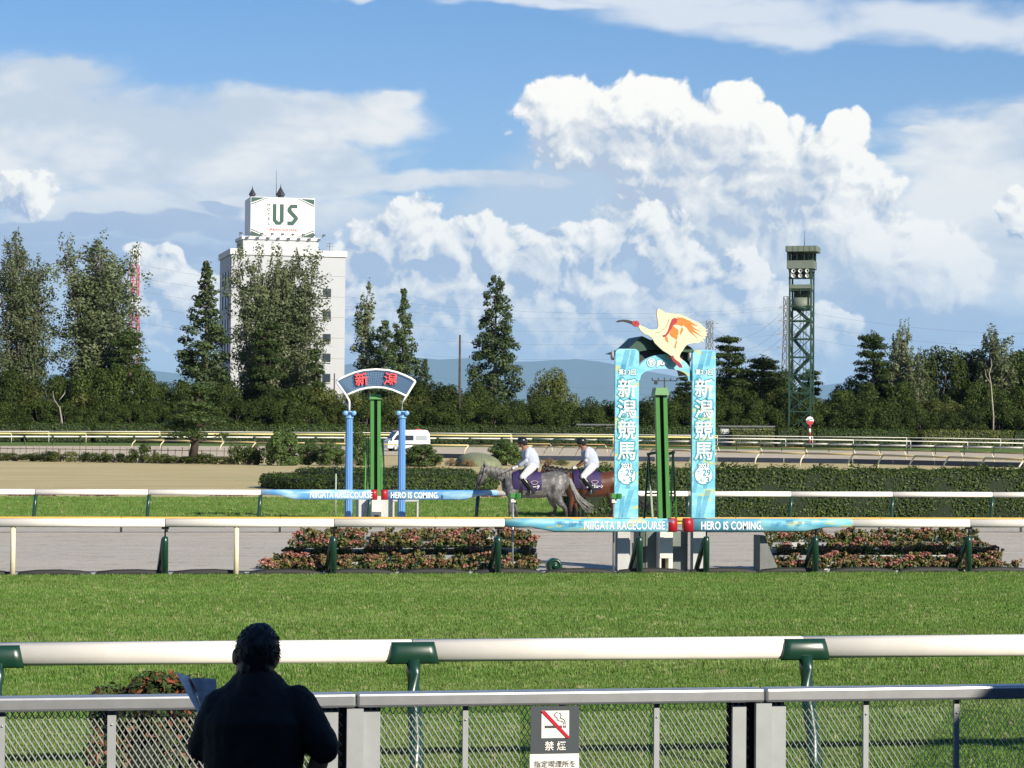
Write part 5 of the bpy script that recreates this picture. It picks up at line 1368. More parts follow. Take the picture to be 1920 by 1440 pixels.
# young pines and bushes
YP = [make_round(70 + i, 3, 1.5, 9000, .16, L_PINE2, .06, 44, .28, None, -1.15) for i in range(3)]
def bush(x, yt, yb_, hw, proto, label, name='young_pine', cat='pine', group=None):
    g = on_ground(x, yb_); top = on_y(x, yt, g.y); k = (g - CAM).dot(FWD) / FPX; ph, phw = crown_size(proto[0])
    return plant(name, proto, g, label, cat, group, (hw * k / phw, hw * k / phw, (top.z - g.z) / ph), random.uniform(0, 6))
bush(530, 803, 872, 33, YP[0], 'bushy young pine, tallest of those left of the blue columned arch')
bush(578, 826, 871, 20, YP[1], 'small young pine next to the tallest of its row')
bush(620, 828, 872, 27, YP[2], 'spreading young pine just left of the left blue column')
bush(676, 806, 872, 22, YP[1], 'slim young pine seen between the blue columns')
bush(795, 832, 874, 35, YP[0], 'dense rounded young pine in front of the white ambulance')
bush(946, 822, 872, 32, YP[2], 'young pine behind the head of the grey horse')
BR = m_leaf('rust_shrub', (.16, .09, .04), (.26, .17, .08), .7, .1, patch=3)
RS = make_round(90, 1, .8, 1600, .07, BR, .1, 16, .34)
OB = make_round(91, 1.4, 1.2, 2600, .11, L_OLIVE, .1, 24, .3)
for i, (x, yb_) in enumerate(((846, 873), (878, 874), (910, 873), (1006, 871), (1030, 872), (655, 872), (815, 873))):
    bush(x, yb_ - 15, yb_, 13, RS, 'low rust brown cushion shrub in the row on the dry grass', 'cushion_shrub', 'shrub', 'rust brown cushion shrubs')
for i, (x, yt, yb_, hw) in enumerate(((1053, 861, 873, 14), (765, 848, 872, 14), (700, 845, 872, 16))):
    bush(x, yt, yb_, hw, OB, 'low olive green cushion shrub among the rust brown ones', 'cushion_shrub', 'shrub', 'olive cushion shrubs')
# grassy mound
g = on_ground(896, 873); k = (g - CAM).dot(FWD) / FPX
mo = MB(); mo.ball((0, 0, 0), (44 * k, 3.0, 25 * k), 24, 12)
mo.v = [v + Vector((0, 0, mnoise.noise(v * .8) * .15)) for v in mo.v]
o = link_mesh('grass_mound', mo.mesh('grass_mound'), mat('mound_grass', (.17, .19, .11), .9, var=.3, vscale=2, bump=.6, bscale=14), None, g)
tag(o, 'smooth grey-green grassy mound behind the horses', 'mound')
# the leaning pine on the left
LP = make_pine(35, 6, 2.2, 9000, .22, .34, L_PINE2, .05)
g = on_ground(343, 868)
lpine = px_tree(LP, 6, 2.2, 'leaning_pine', 362, 716, 62, g.y, 'leaning dark pine with a bare crooked trunk on the dry grass', rz=0)
# rustic fence with shrubs on the left
WOOD = mat('weathered_wood', (.16, .13, .10), .9, var=.3, vscale=4)
fa, fb2 = on_ground(-60, 862), on_ground(500, 870)
fc = thing('rustic_fence', fa, 'rustic fence of thin dark stakes and rails along the dry grass', 'fence')
L = (fb2 - fa).length; n = int(L / .62)
for i in range(n):
    p = fa.lerp(fb2, i / n); r = random.uniform(.022, .035); h = random.uniform(1.05, 1.35)
    if i % 7 == 0: r, h = .10, 1.0
    MB().tube([p, p + Vector((random.uniform(-.05, .05), 0, h))], r, 5).build('stake' if i % 7 else 'post', WOOD, fc)
for h in (.45, .95): MB().tube([fa.lerp(fb2, t) + Vector((0, -.03, h)) for t in (0, .25, .5, .75, 1)], .028, 5).build('cross_rail', WOOD, fc)
SB = [make_round(95 + i, 1.3, 1.0, 1500, .13, (L_OLIVE, L_DARK, L_OLIVE)[i], .08, 18, .3) for i in range(3)]
r2 = random.Random(4); x = -40
while x < 500:
    hw = r2.uniform(14, 26); yb_ = 861 + (x + 60) * .0155
    big = r2.random() < .2 or x > 440
    bush(x, yb_ - (36 if big else r2.uniform(12, 20)), yb_ + 1.5, hw, SB[r2.randrange(3)], 'scrubby bush growing along the rustic fence', 'scrub_bush', 'bush', 'scrub along the rustic fence'); x += hw * r2.uniform(.9, 1.5)
# strips of pink bedding flowers behind the lawn
PK = m_leaf('bedding_pink', (.22, .06, .09), (.36, .14, .17), .6, .15, patch=3)
for i, (xa, xb_, y) in enumerate(((14, 104, 930), (150, 218, 930), (392, 458, 930), (905, 940, 932))):
    a, b = on_z(xa, y), on_z(xb_, y); Lq = (b - a).length
    t = thing('flower_strip', a, ('strip of pink bedding flowers at the far left behind the lawn', 'strip of pink bedding flowers left of the topiary by the second rail post', 'short strip of pink bedding flowers left of the round clipped hedge', 'small patch of pink flowers behind the legs of the grey horse')[i], 'flower bed', None, math.atan2(b.y - a.y, b.x - a.x))
    cl = [((Lq * (k + .5) / 30, random.uniform(-.3, .3), .10), (.12, .25, .10)) for k in range(30)]
    o = link_mesh('blossoms', leaf_mesh('blossoms', cl, 1100, .07, .3, .5, .8, i), PK, t); o['kind'] = 'stuff'
# round flowering shrub beside the mesh fence
SHL = m_leaf('red_tipped_leaf', (.028, .055, .012), (.10, .13, .035), .45, .2, patch=7, tint=((.28, .10, .05), .80))
sx_ = on_y(312, 1300, 13.3); stz = on_y(312, 1252, 13.3).z
r2 = random.Random(12); cl = [((r2.uniform(-1, 1) * .34, r2.uniform(-1, 1) * .30, stz * r2.uniform(.1, .82)), (.14, .14, .15)) for _ in range(60)] + [((.26 * math.cos(a), .26 * math.sin(a), stz * .80), (.11, .11, .13)) for a in np.linspace(0, 6, 9)] + [((r2.uniform(-1, 1) * .18, r2.uniform(-1, 1) * .18, stz - .12), (.12, .12, .10)) for _ in range(8)]
sh = thing('round_shrub', (sx_.x, 13.3, .0), 'rounded shrub with reddish tips between the mesh fence and the white rail', 'shrub')
link_mesh('leaves', leaf_mesh('leaves', cl, 24000, .046, .35, .35, .45, 3), SHL, sh)
core_ = MB().ball((sx_.x, 13.3, stz * .48), (.29, .27, stz * .44), 16, 10).build('core', CORE, sh)
MB().tube([(sx_.x, 13.3, 0), (sx_.x, 13.3, stz * .6)], [.05, .03], 8).build('stem', BARK_D, sh)

# ---------------------------------------------------------------- ambulance on the far sand track
VW = mat('van_white', (.72, .73, .74), .25, spec=.5, coat=.5); VG = mat('van_glass', (.02, .028, .035), .08); VR = mat('van_red', (.55, .02, .02), .4)
vb = on_ground(762, 846); k = (vb - CAM).dot(FWD) / FPX
van = thing('ambulance', vb, 'white high-roofed ambulance parked on the far sand track', 'ambulance', None, R(12))
Lv, Wv, Hv = 5.2, 1.9, 2.5
side = [(-2.6, .35), (2.55, .35), (2.6, 1.2), (2.5, 2.1), (2.3, 2.42), (1.9, 2.5), (-1.0, 2.46), (-1.45, 2.3), (-2.1, 1.5), (-2.55, 1.15), (-2.62, .7)]
mb = MB(); O0 = Vector((0, 0, 0))
mb.prism(side, (0, -Wv / 2, 0), EX, EZ, Wv); mb.build('body', VW, van, O0)
def vp(nm, poly, m_, y=-Wv / 2 - .006, t=.02, par=van): return MB().prism(poly, (0, y, 0), EX, EZ, t).build(nm, m_, par, O0)
vp('side_window', [(-1.95, 1.28), (-1.25, 1.28), (-1.25, 1.9), (-1.5, 1.9)], VG)
vp('side_window', [(-1.0, 1.25), (.55, 1.25), (.55, 1.85), (-1.0, 1.85)], VG)
vp('side_window', [(.8, 1.25), (2.2, 1.25), (2.2, 1.85), (.8, 1.85)], mat('van_pale_glass', (.30, .34, .36), .1))
vp('red_stripe', [(-2.4, .80), (1.6, .80), (1.6, .86), (-2.4, .86)], VR, -Wv / 2 - .004)
mb = MB(); mb.add([(-1.47, -.8, 2.28), (-1.47, .8, 2.28), (-2.12, .85, 1.5), (-2.12, -.85, 1.5)], [(0, 1, 2, 3)]); mb.v = [v + Vector((-.012, 0, .008)) for v in mb.v]; mb.build('windscreen', VG, van, O0)
MB().box((-.9, 0, 2.53), (.35, 1.2, .16), None, .03).build('light_bar', VR, van, O0)
MB().box((1.2, -.7, 2.53), (.7, .25, .12), None, .03).build('light_bar', VR, van, O0)
MB().box((2.6, -.75, .95), (.05, .2, .3)).build('tail_lamp', VR, van, O0)
MB().box((-2.2, -Wv / 2 - .12, 1.35), (.12, .18, .26), None, .03).build('mirror', BLACK, van, O0)
for sx in (-1.65, 1.55):
    for sy in (-1, 1):
        w = MB().lathe([(.0, .11), (.2, .11), (.22, .09), (.34, .09), (.35, .04), (.35, -.1), (.0, -.1)], (sx, sy * .86, .35), Vector((0, sy, 0)), 18).build('wheel', mat('tyre', (.02, .02, .02), .8), van, O0)
        MB().lathe([(.0, .10), (.17, .105), (.19, .09), (.19, .06)], (sx, sy * .88, .35), Vector((0, sy, 0)), 14).build('rim', GALV, w, O0)
# ---------------------------------------------------------------- hotel
HTL = on_y(432, 700, 385); HTL.z = gz(385)
hk = (HTL - CAM).dot(FWD) / FPX
ang = R(5); e1 = Vector((math.cos(ang), math.sin(ang), 0)); e2 = Vector((-math.sin(ang), math.cos(ang), 0))
def m_facade():
    def fn(q, pos, c):
        x, y, z = q.xyz(pos)[:3]
        f = q.m('FRACT', q.m('DIVIDE', z, .42)); ln = q.m('LESS_THAN', f, .10)
        f2 = q.m('FRACT', q.m('DIVIDE', z, 3.5)); l2 = q.m('LESS_THAN', f2, .035)
        k = q.mix(q.m('MULTIPLY', ln, .35), c, (.30, .31, .32, 1))
        n = q.noise(pos, .6, 4, .6)
        k = q.mix(q.m('MULTIPLY', q.smooth(n, .45, .75), .25), k, (.36, .36, .35, 1))
        return q.mix(q.m('MULTIPLY', l2, .6), k, (.22, .23, .24, 1))
    return mat('hotel_tile', (.42, .44, .46), .6, fn=fn)
FAC = m_facade(); HWIN = mat('hotel_glass', (.03, .045, .055), .08, spec=.8); HFR = mat('hotel_frame', (.05, .055, .06), .5); HWH = mat('hotel_trim', (.60, .60, .59), .6)
hotel = thing('hotel', HTL, 'white tiled hotel tower with a rooftop advertising box', 'hotel', None, ang)
Wd = (on_y(648, 500, 387).x - HTL.x); Dd = 15.0
Hh = on_y(540, 478, 386).z - HTL.z
O0 = Vector((0, 0, 0))
MB().box((Wd / 2, Dd / 2, Hh / 2), (Wd, Dd, Hh)).build('wall', FAC, hotel, O0)
MB().box((Wd / 2, Dd / 2, Hh + .35), (Wd + .5, Dd + .5, 1.0)).build('parapet', HWH, hotel, O0)
def hz(y): return on_y(540, y, 386).z - HTL.z
def hx(x): return on_y(x, 600, 386).x - HTL.x
wins = []
for y in (548, 590, 633, 670, 708):
    for x in (614, 575, 536, 497, 456): wins.append((hx(x), hz(y)))
for (x, z) in wins:
    w = MB().box((x, -.05, z), (1.35, .14, 1.5)).build('window', HFR, hotel, O0)
    for s in (-1, 1): MB().box((x + s * .30, -.13, z), (.56, .03, 1.3)).build('pane', HWIN, w, O0)
    MB().box((x, -.14, z - .80), (1.5, .22, .10)).build('sill', HWH, w, O0)
for y in (520, 565, 610, 655, 700):
    for s in (4.0, 7.5, 11.0):
        w = MB().box((-.05, s, hz(y)), (.14, .8, 2.2)).build('window', HFR, hotel, O0)
        MB().box((-.13, s, hz(y)), (.03, .62, 2.0)).build('pane', HWIN, w, O0)
x0, x1 = hx(457), hx(601); zt_, zb2 = hz(448), Hh + .86
MB().box(((x0 + x1) / 2, 6.0, (zt_ + zb2) / 2), (x1 - x0, 8, zt_ - zb2)).build('penthouse', FAC, hotel, O0)
MB().box(((x0 + x1) / 2, 6.0, zt_ + .2), (x1 - x0 + .5, 8.5, .5)).build('penthouse_cornice', HWH, hotel, O0)
for i in range(9):
    xa = x0 - .6 + (x1 - x0 + 1.2) * i / 8
    fl = MB().tube([(xa, 2.2, zt_ + .5), (xa, .6, zt_ + .75)], .06, 5).build('floodlight_arm', HFR, hotel, O0)
    MB().box((xa, .5, zt_ + .8), (.5, .35, .3)).build('floodlight', HFR, fl, O0)
# advertising box
bx0, bx1 = hx(472), hx(594); bz0, bz1 = hz(443), hz(368)
ad = MB().box(((bx0 + bx1) / 2, 6.2, (bz0 + bz1) / 2), (bx1 - bx0, 7.0, bz1 - bz0)).build('advertising_box', mat('ad_white', (.70, .71, .71), .5), hotel, O0)
ADG = mat('ad_green', (.012, .062, .050), .5); ADR = mat('ad_red', (.42, .07, .05), .5); ADW = mat('ad_board_white', (.74, .74, .74), .5)
YB = 2.69
def AP(x, y): return hx(x), hz(y)
def ap(nm, poly, m_, e=.02): return MB().prism([AP(*p) for p in poly], (0, YB - e, 0), EX, EZ, .015).build(nm, m_, ad, O0)
ap('corner_band', [(473, 369), (499, 369), (473, 379)], ADG); ap('corner_line', [(503, 369), (506, 369), (473, 383), (473, 381)], ADG)
ap('corner_band', [(593, 370), (567, 369), (593, 380)], ADG); ap('corner_line', [(563, 369), (560, 369), (593, 384), (593, 382)], ADG)
ap('corner_band', [(473, 442), (499, 442), (473, 432)], ADG); ap('corner_line', [(503, 442), (506, 442), (473, 428), (473, 430)], ADG)
ap('corner_band', [(593, 442), (567, 442), (593, 432)], ADG); ap('corner_line', [(563, 442), (560, 442), (593, 428), (593, 430)], ADG)
ap('letter', [(514, 380.5), (521, 380.5), (521, 410), (525, 413.5), (527.5, 413.5), (527.5, 380.5), (535, 380.5), (535, 413), (529, 419.5), (520, 419.5), (514, 412)], ADG)
ap('letter', [(561, 380.5), (561, 387.5), (550, 387.5), (550, 391.5), (562, 404), (562, 409), (553, 420), (542, 420), (542, 412.5), (550, 412.5), (554.5, 407), (542, 394.5), (542, 388), (548, 380.5)], ADG)
for i, ch in enumerate('HOTEL'): text_on('lettering', ch, .62, Vector((hx(506.5), YB - .03, hz(384.5 + i * 8.8))), EX, EZ, ADG, ad, True, offset=.02, sx=1.15)
text_on('lettering', 'URBAN SQUARE', .62, Vector((hx(532.5), YB - .03, hz(431))), EX, EZ, ADR, ad, True, offset=.01, sx=1.12)
TUR = mat('turret_dark', (.03, .032, .035), .5)
for x, s in ((478, .8), (532, 1.0)):
    MB().lathe([(.55 * s, 0), (.55 * s, .5 * s), (.8 * s, .55 * s), (.75 * s, .75 * s), (.08, 2.0 * s), (.02, 2.6 * s), (.0, 2.6 * s)], (hx(x), 4.6, bz1), n=8, smooth=False).build('turret', TUR, hotel, O0)
MB().tube([(hx(523.5), 4.6, bz1), (hx(523.5), 4.6, hz(314))], [.07, .02], 6).build('mast', TUR, hotel, O0)
aer = MB().tube([(hx(624), 3, Hh + .8), (hx(624), 3, hz(450))], .04, 5); aer.build('aerial', TUR, hotel, O0)
for y in (452, 457): MB().tube([(hx(617), 3, hz(y)), (hx(631), 3, hz(y))], .03, 4).build('aerial', TUR, hotel, O0)
# low white railed annex right of the hotel
an = on_y(690, 745, 372); ann = thing('annex', (an.x, 372, gz(372)), 'small white railed annex behind the trees right of the hotel', 'building')
zt_ = on_y(690, 732, 372).z
MB().box((an.x, 374, (zt_ + gz(372)) / 2 - .6), (4, 4, zt_ - gz(372) - 1.2)).build('wall', HWH, ann)
for i in range(11): MB().bar((an.x - 2 + i * .4, 372, zt_ - 1.25), (an.x - 2 + i * .4, 372, zt_), .08).build('baluster', HWH, ann)
MB().bar((an.x - 2, 372, zt_), (an.x + 2, 372, zt_), .1).build('handrail', HWH, ann)

# ---------------------------------------------------------------- green watch tower
TG = mat('tower_green', (.022, .058, .038), .5, var=.15, vscale=.6); TGD = mat('tower_dark_green', (.016, .045, .030), .5); TPL = mat('tower_pale', (.14, .17, .135), .6, var=.08, vscale=.8)
TY = 335; tb = on_y(1502, 800, TY); tb.z = gz(TY); tk = (tb - CAM).dot(FWD) / FPX
tow = thing('watch_tower', tb, 'green steel lattice watch tower with a camera cabin on top', 'tower', None, R(-24))
def tz(y): return on_y(1502, y, TY).z - tb.z
s = 1.62; Zc = tz(505)
legs = [(-s, -s), (s, -s), (s, s), (-s, s)]
for (x, y) in legs: MB().bar((x, y, 0), (x, y, Zc), .26).build('leg', TG, tow, O0)
lev = [tz(y) for y in (806, 772, 737, 703, 670, 636, 602, 575, 545, 521)]
for i, z in enumerate(lev[1:], 1):
    for k in range(4):
        a, b = legs[k], legs[(k + 1) % 4]
        MB().bar((*a, z), (*b, z), .17).build('girt', TG, tow, O0)
        if i < 8:
            m_ = ((a[0] + b[0]) / 2, (a[1] + b[1]) / 2)
            if i % 2: MB().bar((*a, lev[i - 1]), (*b, z), .13).build('brace', TG, tow, O0); MB().bar((*b, lev[i - 1]), (*m_, (z + lev[i - 1]) / 2), .09).build('brace', TG, tow, O0)
            else: MB().bar((*b, lev[i - 1]), (*a, z), .13).build('brace', TG, tow, O0); MB().bar((*a, lev[i - 1]), (*m_, (z + lev[i - 1]) / 2), .09).build('brace', TG, tow, O0)
for i in range(7):                    # stair flights zigzagging inside
    sx = 1 if i % 2 else -1
    st = MB(); st.bar((-sx * 1.2, .2, lev[i]), (sx * 1.2, .2, lev[i + 1]), .18, .5); st.build('stair_flight', TGD, tow, O0)
    MB().bar((-sx * 1.2, -.3, lev[i] + 1.0), (sx * 1.2, -.3, lev[i + 1] + 1.0), .06).build('handrail', TGD, tow, O0)
for x in (-.3, .2, .6): MB().tube([(x, .7, tz(800)), (x, .7, tz(575))], .05, 5).build('cable', TGD, tow, O0)
# round lift cab
cz0, cz1, cz2 = tz(577), tz(559), tz(542)
MB().lathe([(.0, 0), (1.35, 0), (1.5, .12), (1.5, .4), (1.5, cz1 - cz0), (1.42, cz1 - cz0), (1.42, .4), (.0, .4)], (0, -.35, cz0), n=20).build('lift_cab', TPL, tow, O0)
MB().lathe([(.0, -.35), (1.4, -.35), (1.52, 0), (1.52, .12), (.0, .12)], (0, -.35, cz0 - .1), n=20).build('lift_floor', TGD, tow, O0)
for k in range(8): a = k * math.pi / 4; MB().tube([(1.42 * math.cos(a), -.35 + 1.42 * math.sin(a), cz1), (1.42 * math.cos(a), -.35 + 1.42 * math.sin(a), cz2)], .05, 5).build('lift_stanchion', TGD, tow, O0)
MB().box((0, -.3, cz2 + .3), (3.3, 3.0, .6)).build('lift_roof', TPL, tow, O0)
MB().box((0, .9, (cz1 + cz2) / 2), (2.6, .1, cz2 - cz1)).build('lift_back', TGD, tow, O0)
# loudspeaker horns
for r_ in (0, 1):
    for c_ in (-1, 0, 1):
        x, z = c_ * 1.05, tz(509.5 + r_ * 9)
        h_ = MB().lathe([(.12, -.4), (.15, -.1), (.22, .2), (.31, .32), (.29, .33), (.15, .1), (.0, .0)], (x, -1.7, z), Vector((0, -1, 0)), 14).build('loudspeaker', mat('horn_white', (.62, .62, .60), .4), tow, O0)
MB().box((0, -1.5, tz(523)), (3.6, .5, .2)).build('platform', TGD, tow, O0); MB().box((0, 1.2, tz(515)), (3.2, .2, 1.2)).build('equipment', TGD, tow, O0)
# cabin
z0c, z1c, z2c, z3c = tz(505), tz(490), tz(474), tz(463)
Cs = 2.05
MB().box((0, 0, (z0c + z1c) / 2), (2 * Cs, 2 * Cs, z1c - z0c)).build('cabin_wall', TPL, tow, O0)
MB().box((0, 0, z0c - .15), (2 * Cs - .5, 2 * Cs - .5, .5)).build('cabin_floor', TGD, tow, O0)
MB().box((-Cs + .08, .1, (z1c + z2c) / 2), (.16, 2 * Cs - .2, z2c - z1c)).build('cabin_wall', TPL, tow, O0)
MB().box((0, Cs - .08, (z1c + z2c) / 2), (2 * Cs - .4, .16, z2c - z1c)).build('cabin_wall', TGD, tow, O0)
for x in (-Cs + .25, -.5, .6, Cs - .12): MB().box((x, -Cs + .1, (z1c + z2c) / 2), (.1, .1, z2c - z1c)).build('mullion', TGD, tow, O0)
MB().box((Cs - .12, Cs - .3, (z1c + z2c) / 2), (.1, .1, z2c - z1c)).build('mullion', TGD, tow, O0)
MB().box((.2, -.2, (z2c + z3c) / 2), (2 * Cs + .7, 2 * Cs + .5, z3c - z2c), None, .08).build('cabin_roof', TPL, tow, O0)
for i in range(6): MB().box((-Cs + .1 + i * .85, -Cs - .46, (z2c + z3c) / 2), (.05, .04, z3c - z2c - .1)).build('roof_seam', TG, tow, O0)
for x, h_ in ((-1.0, .9), (.1, 1.0), (1.1, .8)):
    c_ = MB().tube([(x, -.9, z1c - .2), (x, -.9, z1c + h_)], .07, 6).build('tripod', BLACK, tow, O0)
    MB().box((x, -1.1, z1c + h_), (.35, .9, .4), None, .05).build('camera', BLACK, c_, O0)
MB().tube([(.4, 0, z3c), (.4, 0, tz(433))], [.06, .02], 5).build('mast', TGD, tow, O0)

# ---------------------------------------------------------------- pylons, poles, wires
def pylon(x, ytop, ybase, Y, wb, wt, label, colours, arms, yb_vis):
    b = on_y(x, ybase, Y); top = on_y(x, ytop, Y).z; g0 = gz(Y); b.z = g0; H_ = top - g0
    root = thing('power_pylon', b, label, 'pylon', None, R(20)); n = 12
    def w(t): return (wb + (wt - wb) * min(1, t * 1.3)) / 2
    for i in range(n):
        t0, t1 = i / n, (i + 1) / n; m_ = colours[i % len(colours)]
        sec = MB()
        for sx, sy in ((-1, -1), (1, -1), (1, 1), (-1, 1)): sec.bar((sx * w(t0), sy * w(t0), t0 * H_), (sx * w(t1), sy * w(t1), t1 * H_), .22 if wb > 3 else .15)
        c4 = ((-1, -1), (1, -1), (1, 1), (-1, 1))
        for k in range(4):
            a, b_ = c4[k], c4[(k + 1) % 4]
            sec.bar((a[0] * w(t0), a[1] * w(t0), t0 * H_), (b_[0] * w(t1), b_[1] * w(t1), t1 * H_), .1)
            sec.bar((b_[0] * w(t0), b_[1] * w(t0), t0 * H_), (a[0] * w(t1), a[1] * w(t1), t1 * H_), .1)
            sec.bar((a[0] * w(t1), a[1] * w(t1), t1 * H_), (b_[0] * w(t1), b_[1] * w(t1), t1 * H_), .1)
        o = sec.build('lattice_section', m_, root, O0)
    for (yy, L_) in arms:
        z = on_y(x, yy, Y).z - g0
        MB().bar((-L_, 0, z), (L_, 0, z), .2).bar((-L_, 0, z), (0, 0, z + 1.6), .12).bar((L_, 0, z), (0, 0, z + 1.6), .12).build('cross_arm', colours[0], root, O0)
    return root
PR, PWH, PGR = mat('pylon_red', (.40, .05, .04), .6), mat('pylon_white', (.6, .6, .58), .6), mat('pylon_grey', (.16, .17, .18), .6)
pylon(251, 468, 700, 560, 2.6, 1.6, 'slim red and white banded pylon behind the broad poplar', [PR, PR, PWH], [], 0)
pylon(1330, 602, 720, 900, 5, 2.0, 'grey lattice pylon between the ibis and the big dark pine', [PGR], [(606, 4.5), (632, 6.5)], 0)
pylon(1477, 556, 720, 640, 3.6, 1.8, 'slim lattice pylon hard behind the watch tower', [PGR], [(578, 3.2), (602, 3.4), (627, 3.6), (652, 3.8)], 0)
WIRE = mat('wire', (.10, .105, .11), .6)
def wire(a, b, sag, label, r=.026):
    pts = [a.lerp(b, t) - Vector((0, 0, sag * 4 * t * (1 - t))) for t in np.linspace(0, 1, 17)]
    o = MB().tube(pts, r, 4).build('power_line', WIRE, None, O0); tag(o, label, 'power line', 'power lines against the sky')
for y0, y1 in ((495, 575), (520, 579), (545, 603), (572, 626), (604, 652)):
    wire(on_y(254, y0, 560), on_y(1475, y1, 640), 6, 'thin power line from the red pylon to the pylon behind the tower')
for y0, y1 in ((578, 622), (602, 648), (627, 672)):
    wire(on_y(1478, y0, 640), on_y(2100, y1, 560), 3, 'thin power line running right from the pylon behind the tower')
for y0, y1 in ((608, 578), (634, 603), (640, 627)):
    wire(on_y(1332, y0, 900), on_y(1473, y1, 640), 7, 'thin power line from the grey lattice pylon to the one behind the tower')
for y in (700, 712, 735, 744): wire(on_y(760, y, 700), on_y(1500, y + 8, 700), 4, 'thin power line low over the hills')
def pole(x, yt, Y, r, label, arm=None, m_=None):
    p = on_y(x, yt, Y); root = thing('utility_pole', (p.x, Y, gz(Y)), label, 'pole')
    MB().tube([(p.x, Y, gz(Y)), (p.x, Y, p.z)], [r, r * .7], 8).build('shaft', m_ or BARK_D, root)
    if arm:
        MB().bar((p.x - arm, Y, p.z - .5), (p.x + arm, Y, p.z - .5), .14).build('cross_arm', BLACK, root)
        for s in (-1, -.5, .5, 1): MB().box((p.x + s * arm, Y, p.z - .25), (.16, .16, .35)).build('insulator', BLACK, root)
        MB().box((p.x - arm * .7, Y, p.z - .8), (.5, .4, .6), None, .05).build('transformer', BLACK, root)
pole(862.5, 628, 338, .22, 'tall bare dark pole left of the lone slender tree')
pole(1246, 708, 352, .14, 'utility pole with a cross arm seen through the finish gate', 2.0)
pole(627, 700, 350, .14, 'thin pole in front of the right edge of the hotel')
# round distance sign
p = on_y(1518.5, 789, 316); ds = thing('distance_sign', (p.x, 316, gz(316)), 'round white and red distance sign on a striped post before the hedges', 'sign')
MB().lathe([(.0, .03), (.56, .03), (.60, 0), (.60, -.04), (.0, -.04)], (p.x, 316, p.z), Vector((0, -1, 0)), 22).build('disc', PWHITE, ds)
MB().prism([(-.56, -.1), (.52, .22), (.48, .32), (-.58, .04)], (p.x, 315.95, p.z), EX, EZ, .01).build('black_bar', BLACK, ds)
MB().prism([(.58 * math.cos(a), .58 * math.sin(a)) for a in np.linspace(math.pi * 1.02, math.pi * 1.98, 12)], (p.x, 315.955, p.z), EX, EZ, .01).build('red_half', RED, ds)
text_on('lettering', '12', .42, Vector((p.x - .15, 315.94, p.z + .08)), EX, EZ, BLACK, ds, offset=.01)
z = p.z - .58
for i in range(5):
    z2 = max(gz(316), z - .55); MB().tube([(p.x, 316, z2), (p.x, 316, z)], .16, 10).build('post_band', RED if i % 2 == 0 else PWHITE, ds); z = z2
# low grey roofline behind the hedge right
for (xa, xb_, y, lb) in ((1080, 1155, 796, 'long low dark roof edge behind the riders'), (1345, 1452, 799, 'low grey roof edge behind the hedges left of the tower')):
    a, b = on_y(xa, y, 333.5), on_y(xb_, y, 333.5); rf_ = thing('shed', ((a.x + b.x) / 2, 333.5, gz(333)), lb, 'shed')
    MB().box(((a.x + b.x) / 2, 334.2, a.z), (b.x - a.x, 2.2, .22)).build('roof', mat('shed_roof', (.09, .10, .11), .5), rf_)
    MB().box(((a.x + b.x) / 2, 334.4, (a.z + gz(334)) / 2 - .06), (b.x - a.x - .6, 1.6, a.z - gz(334) - .12)).build('wall', GREYP, rf_)
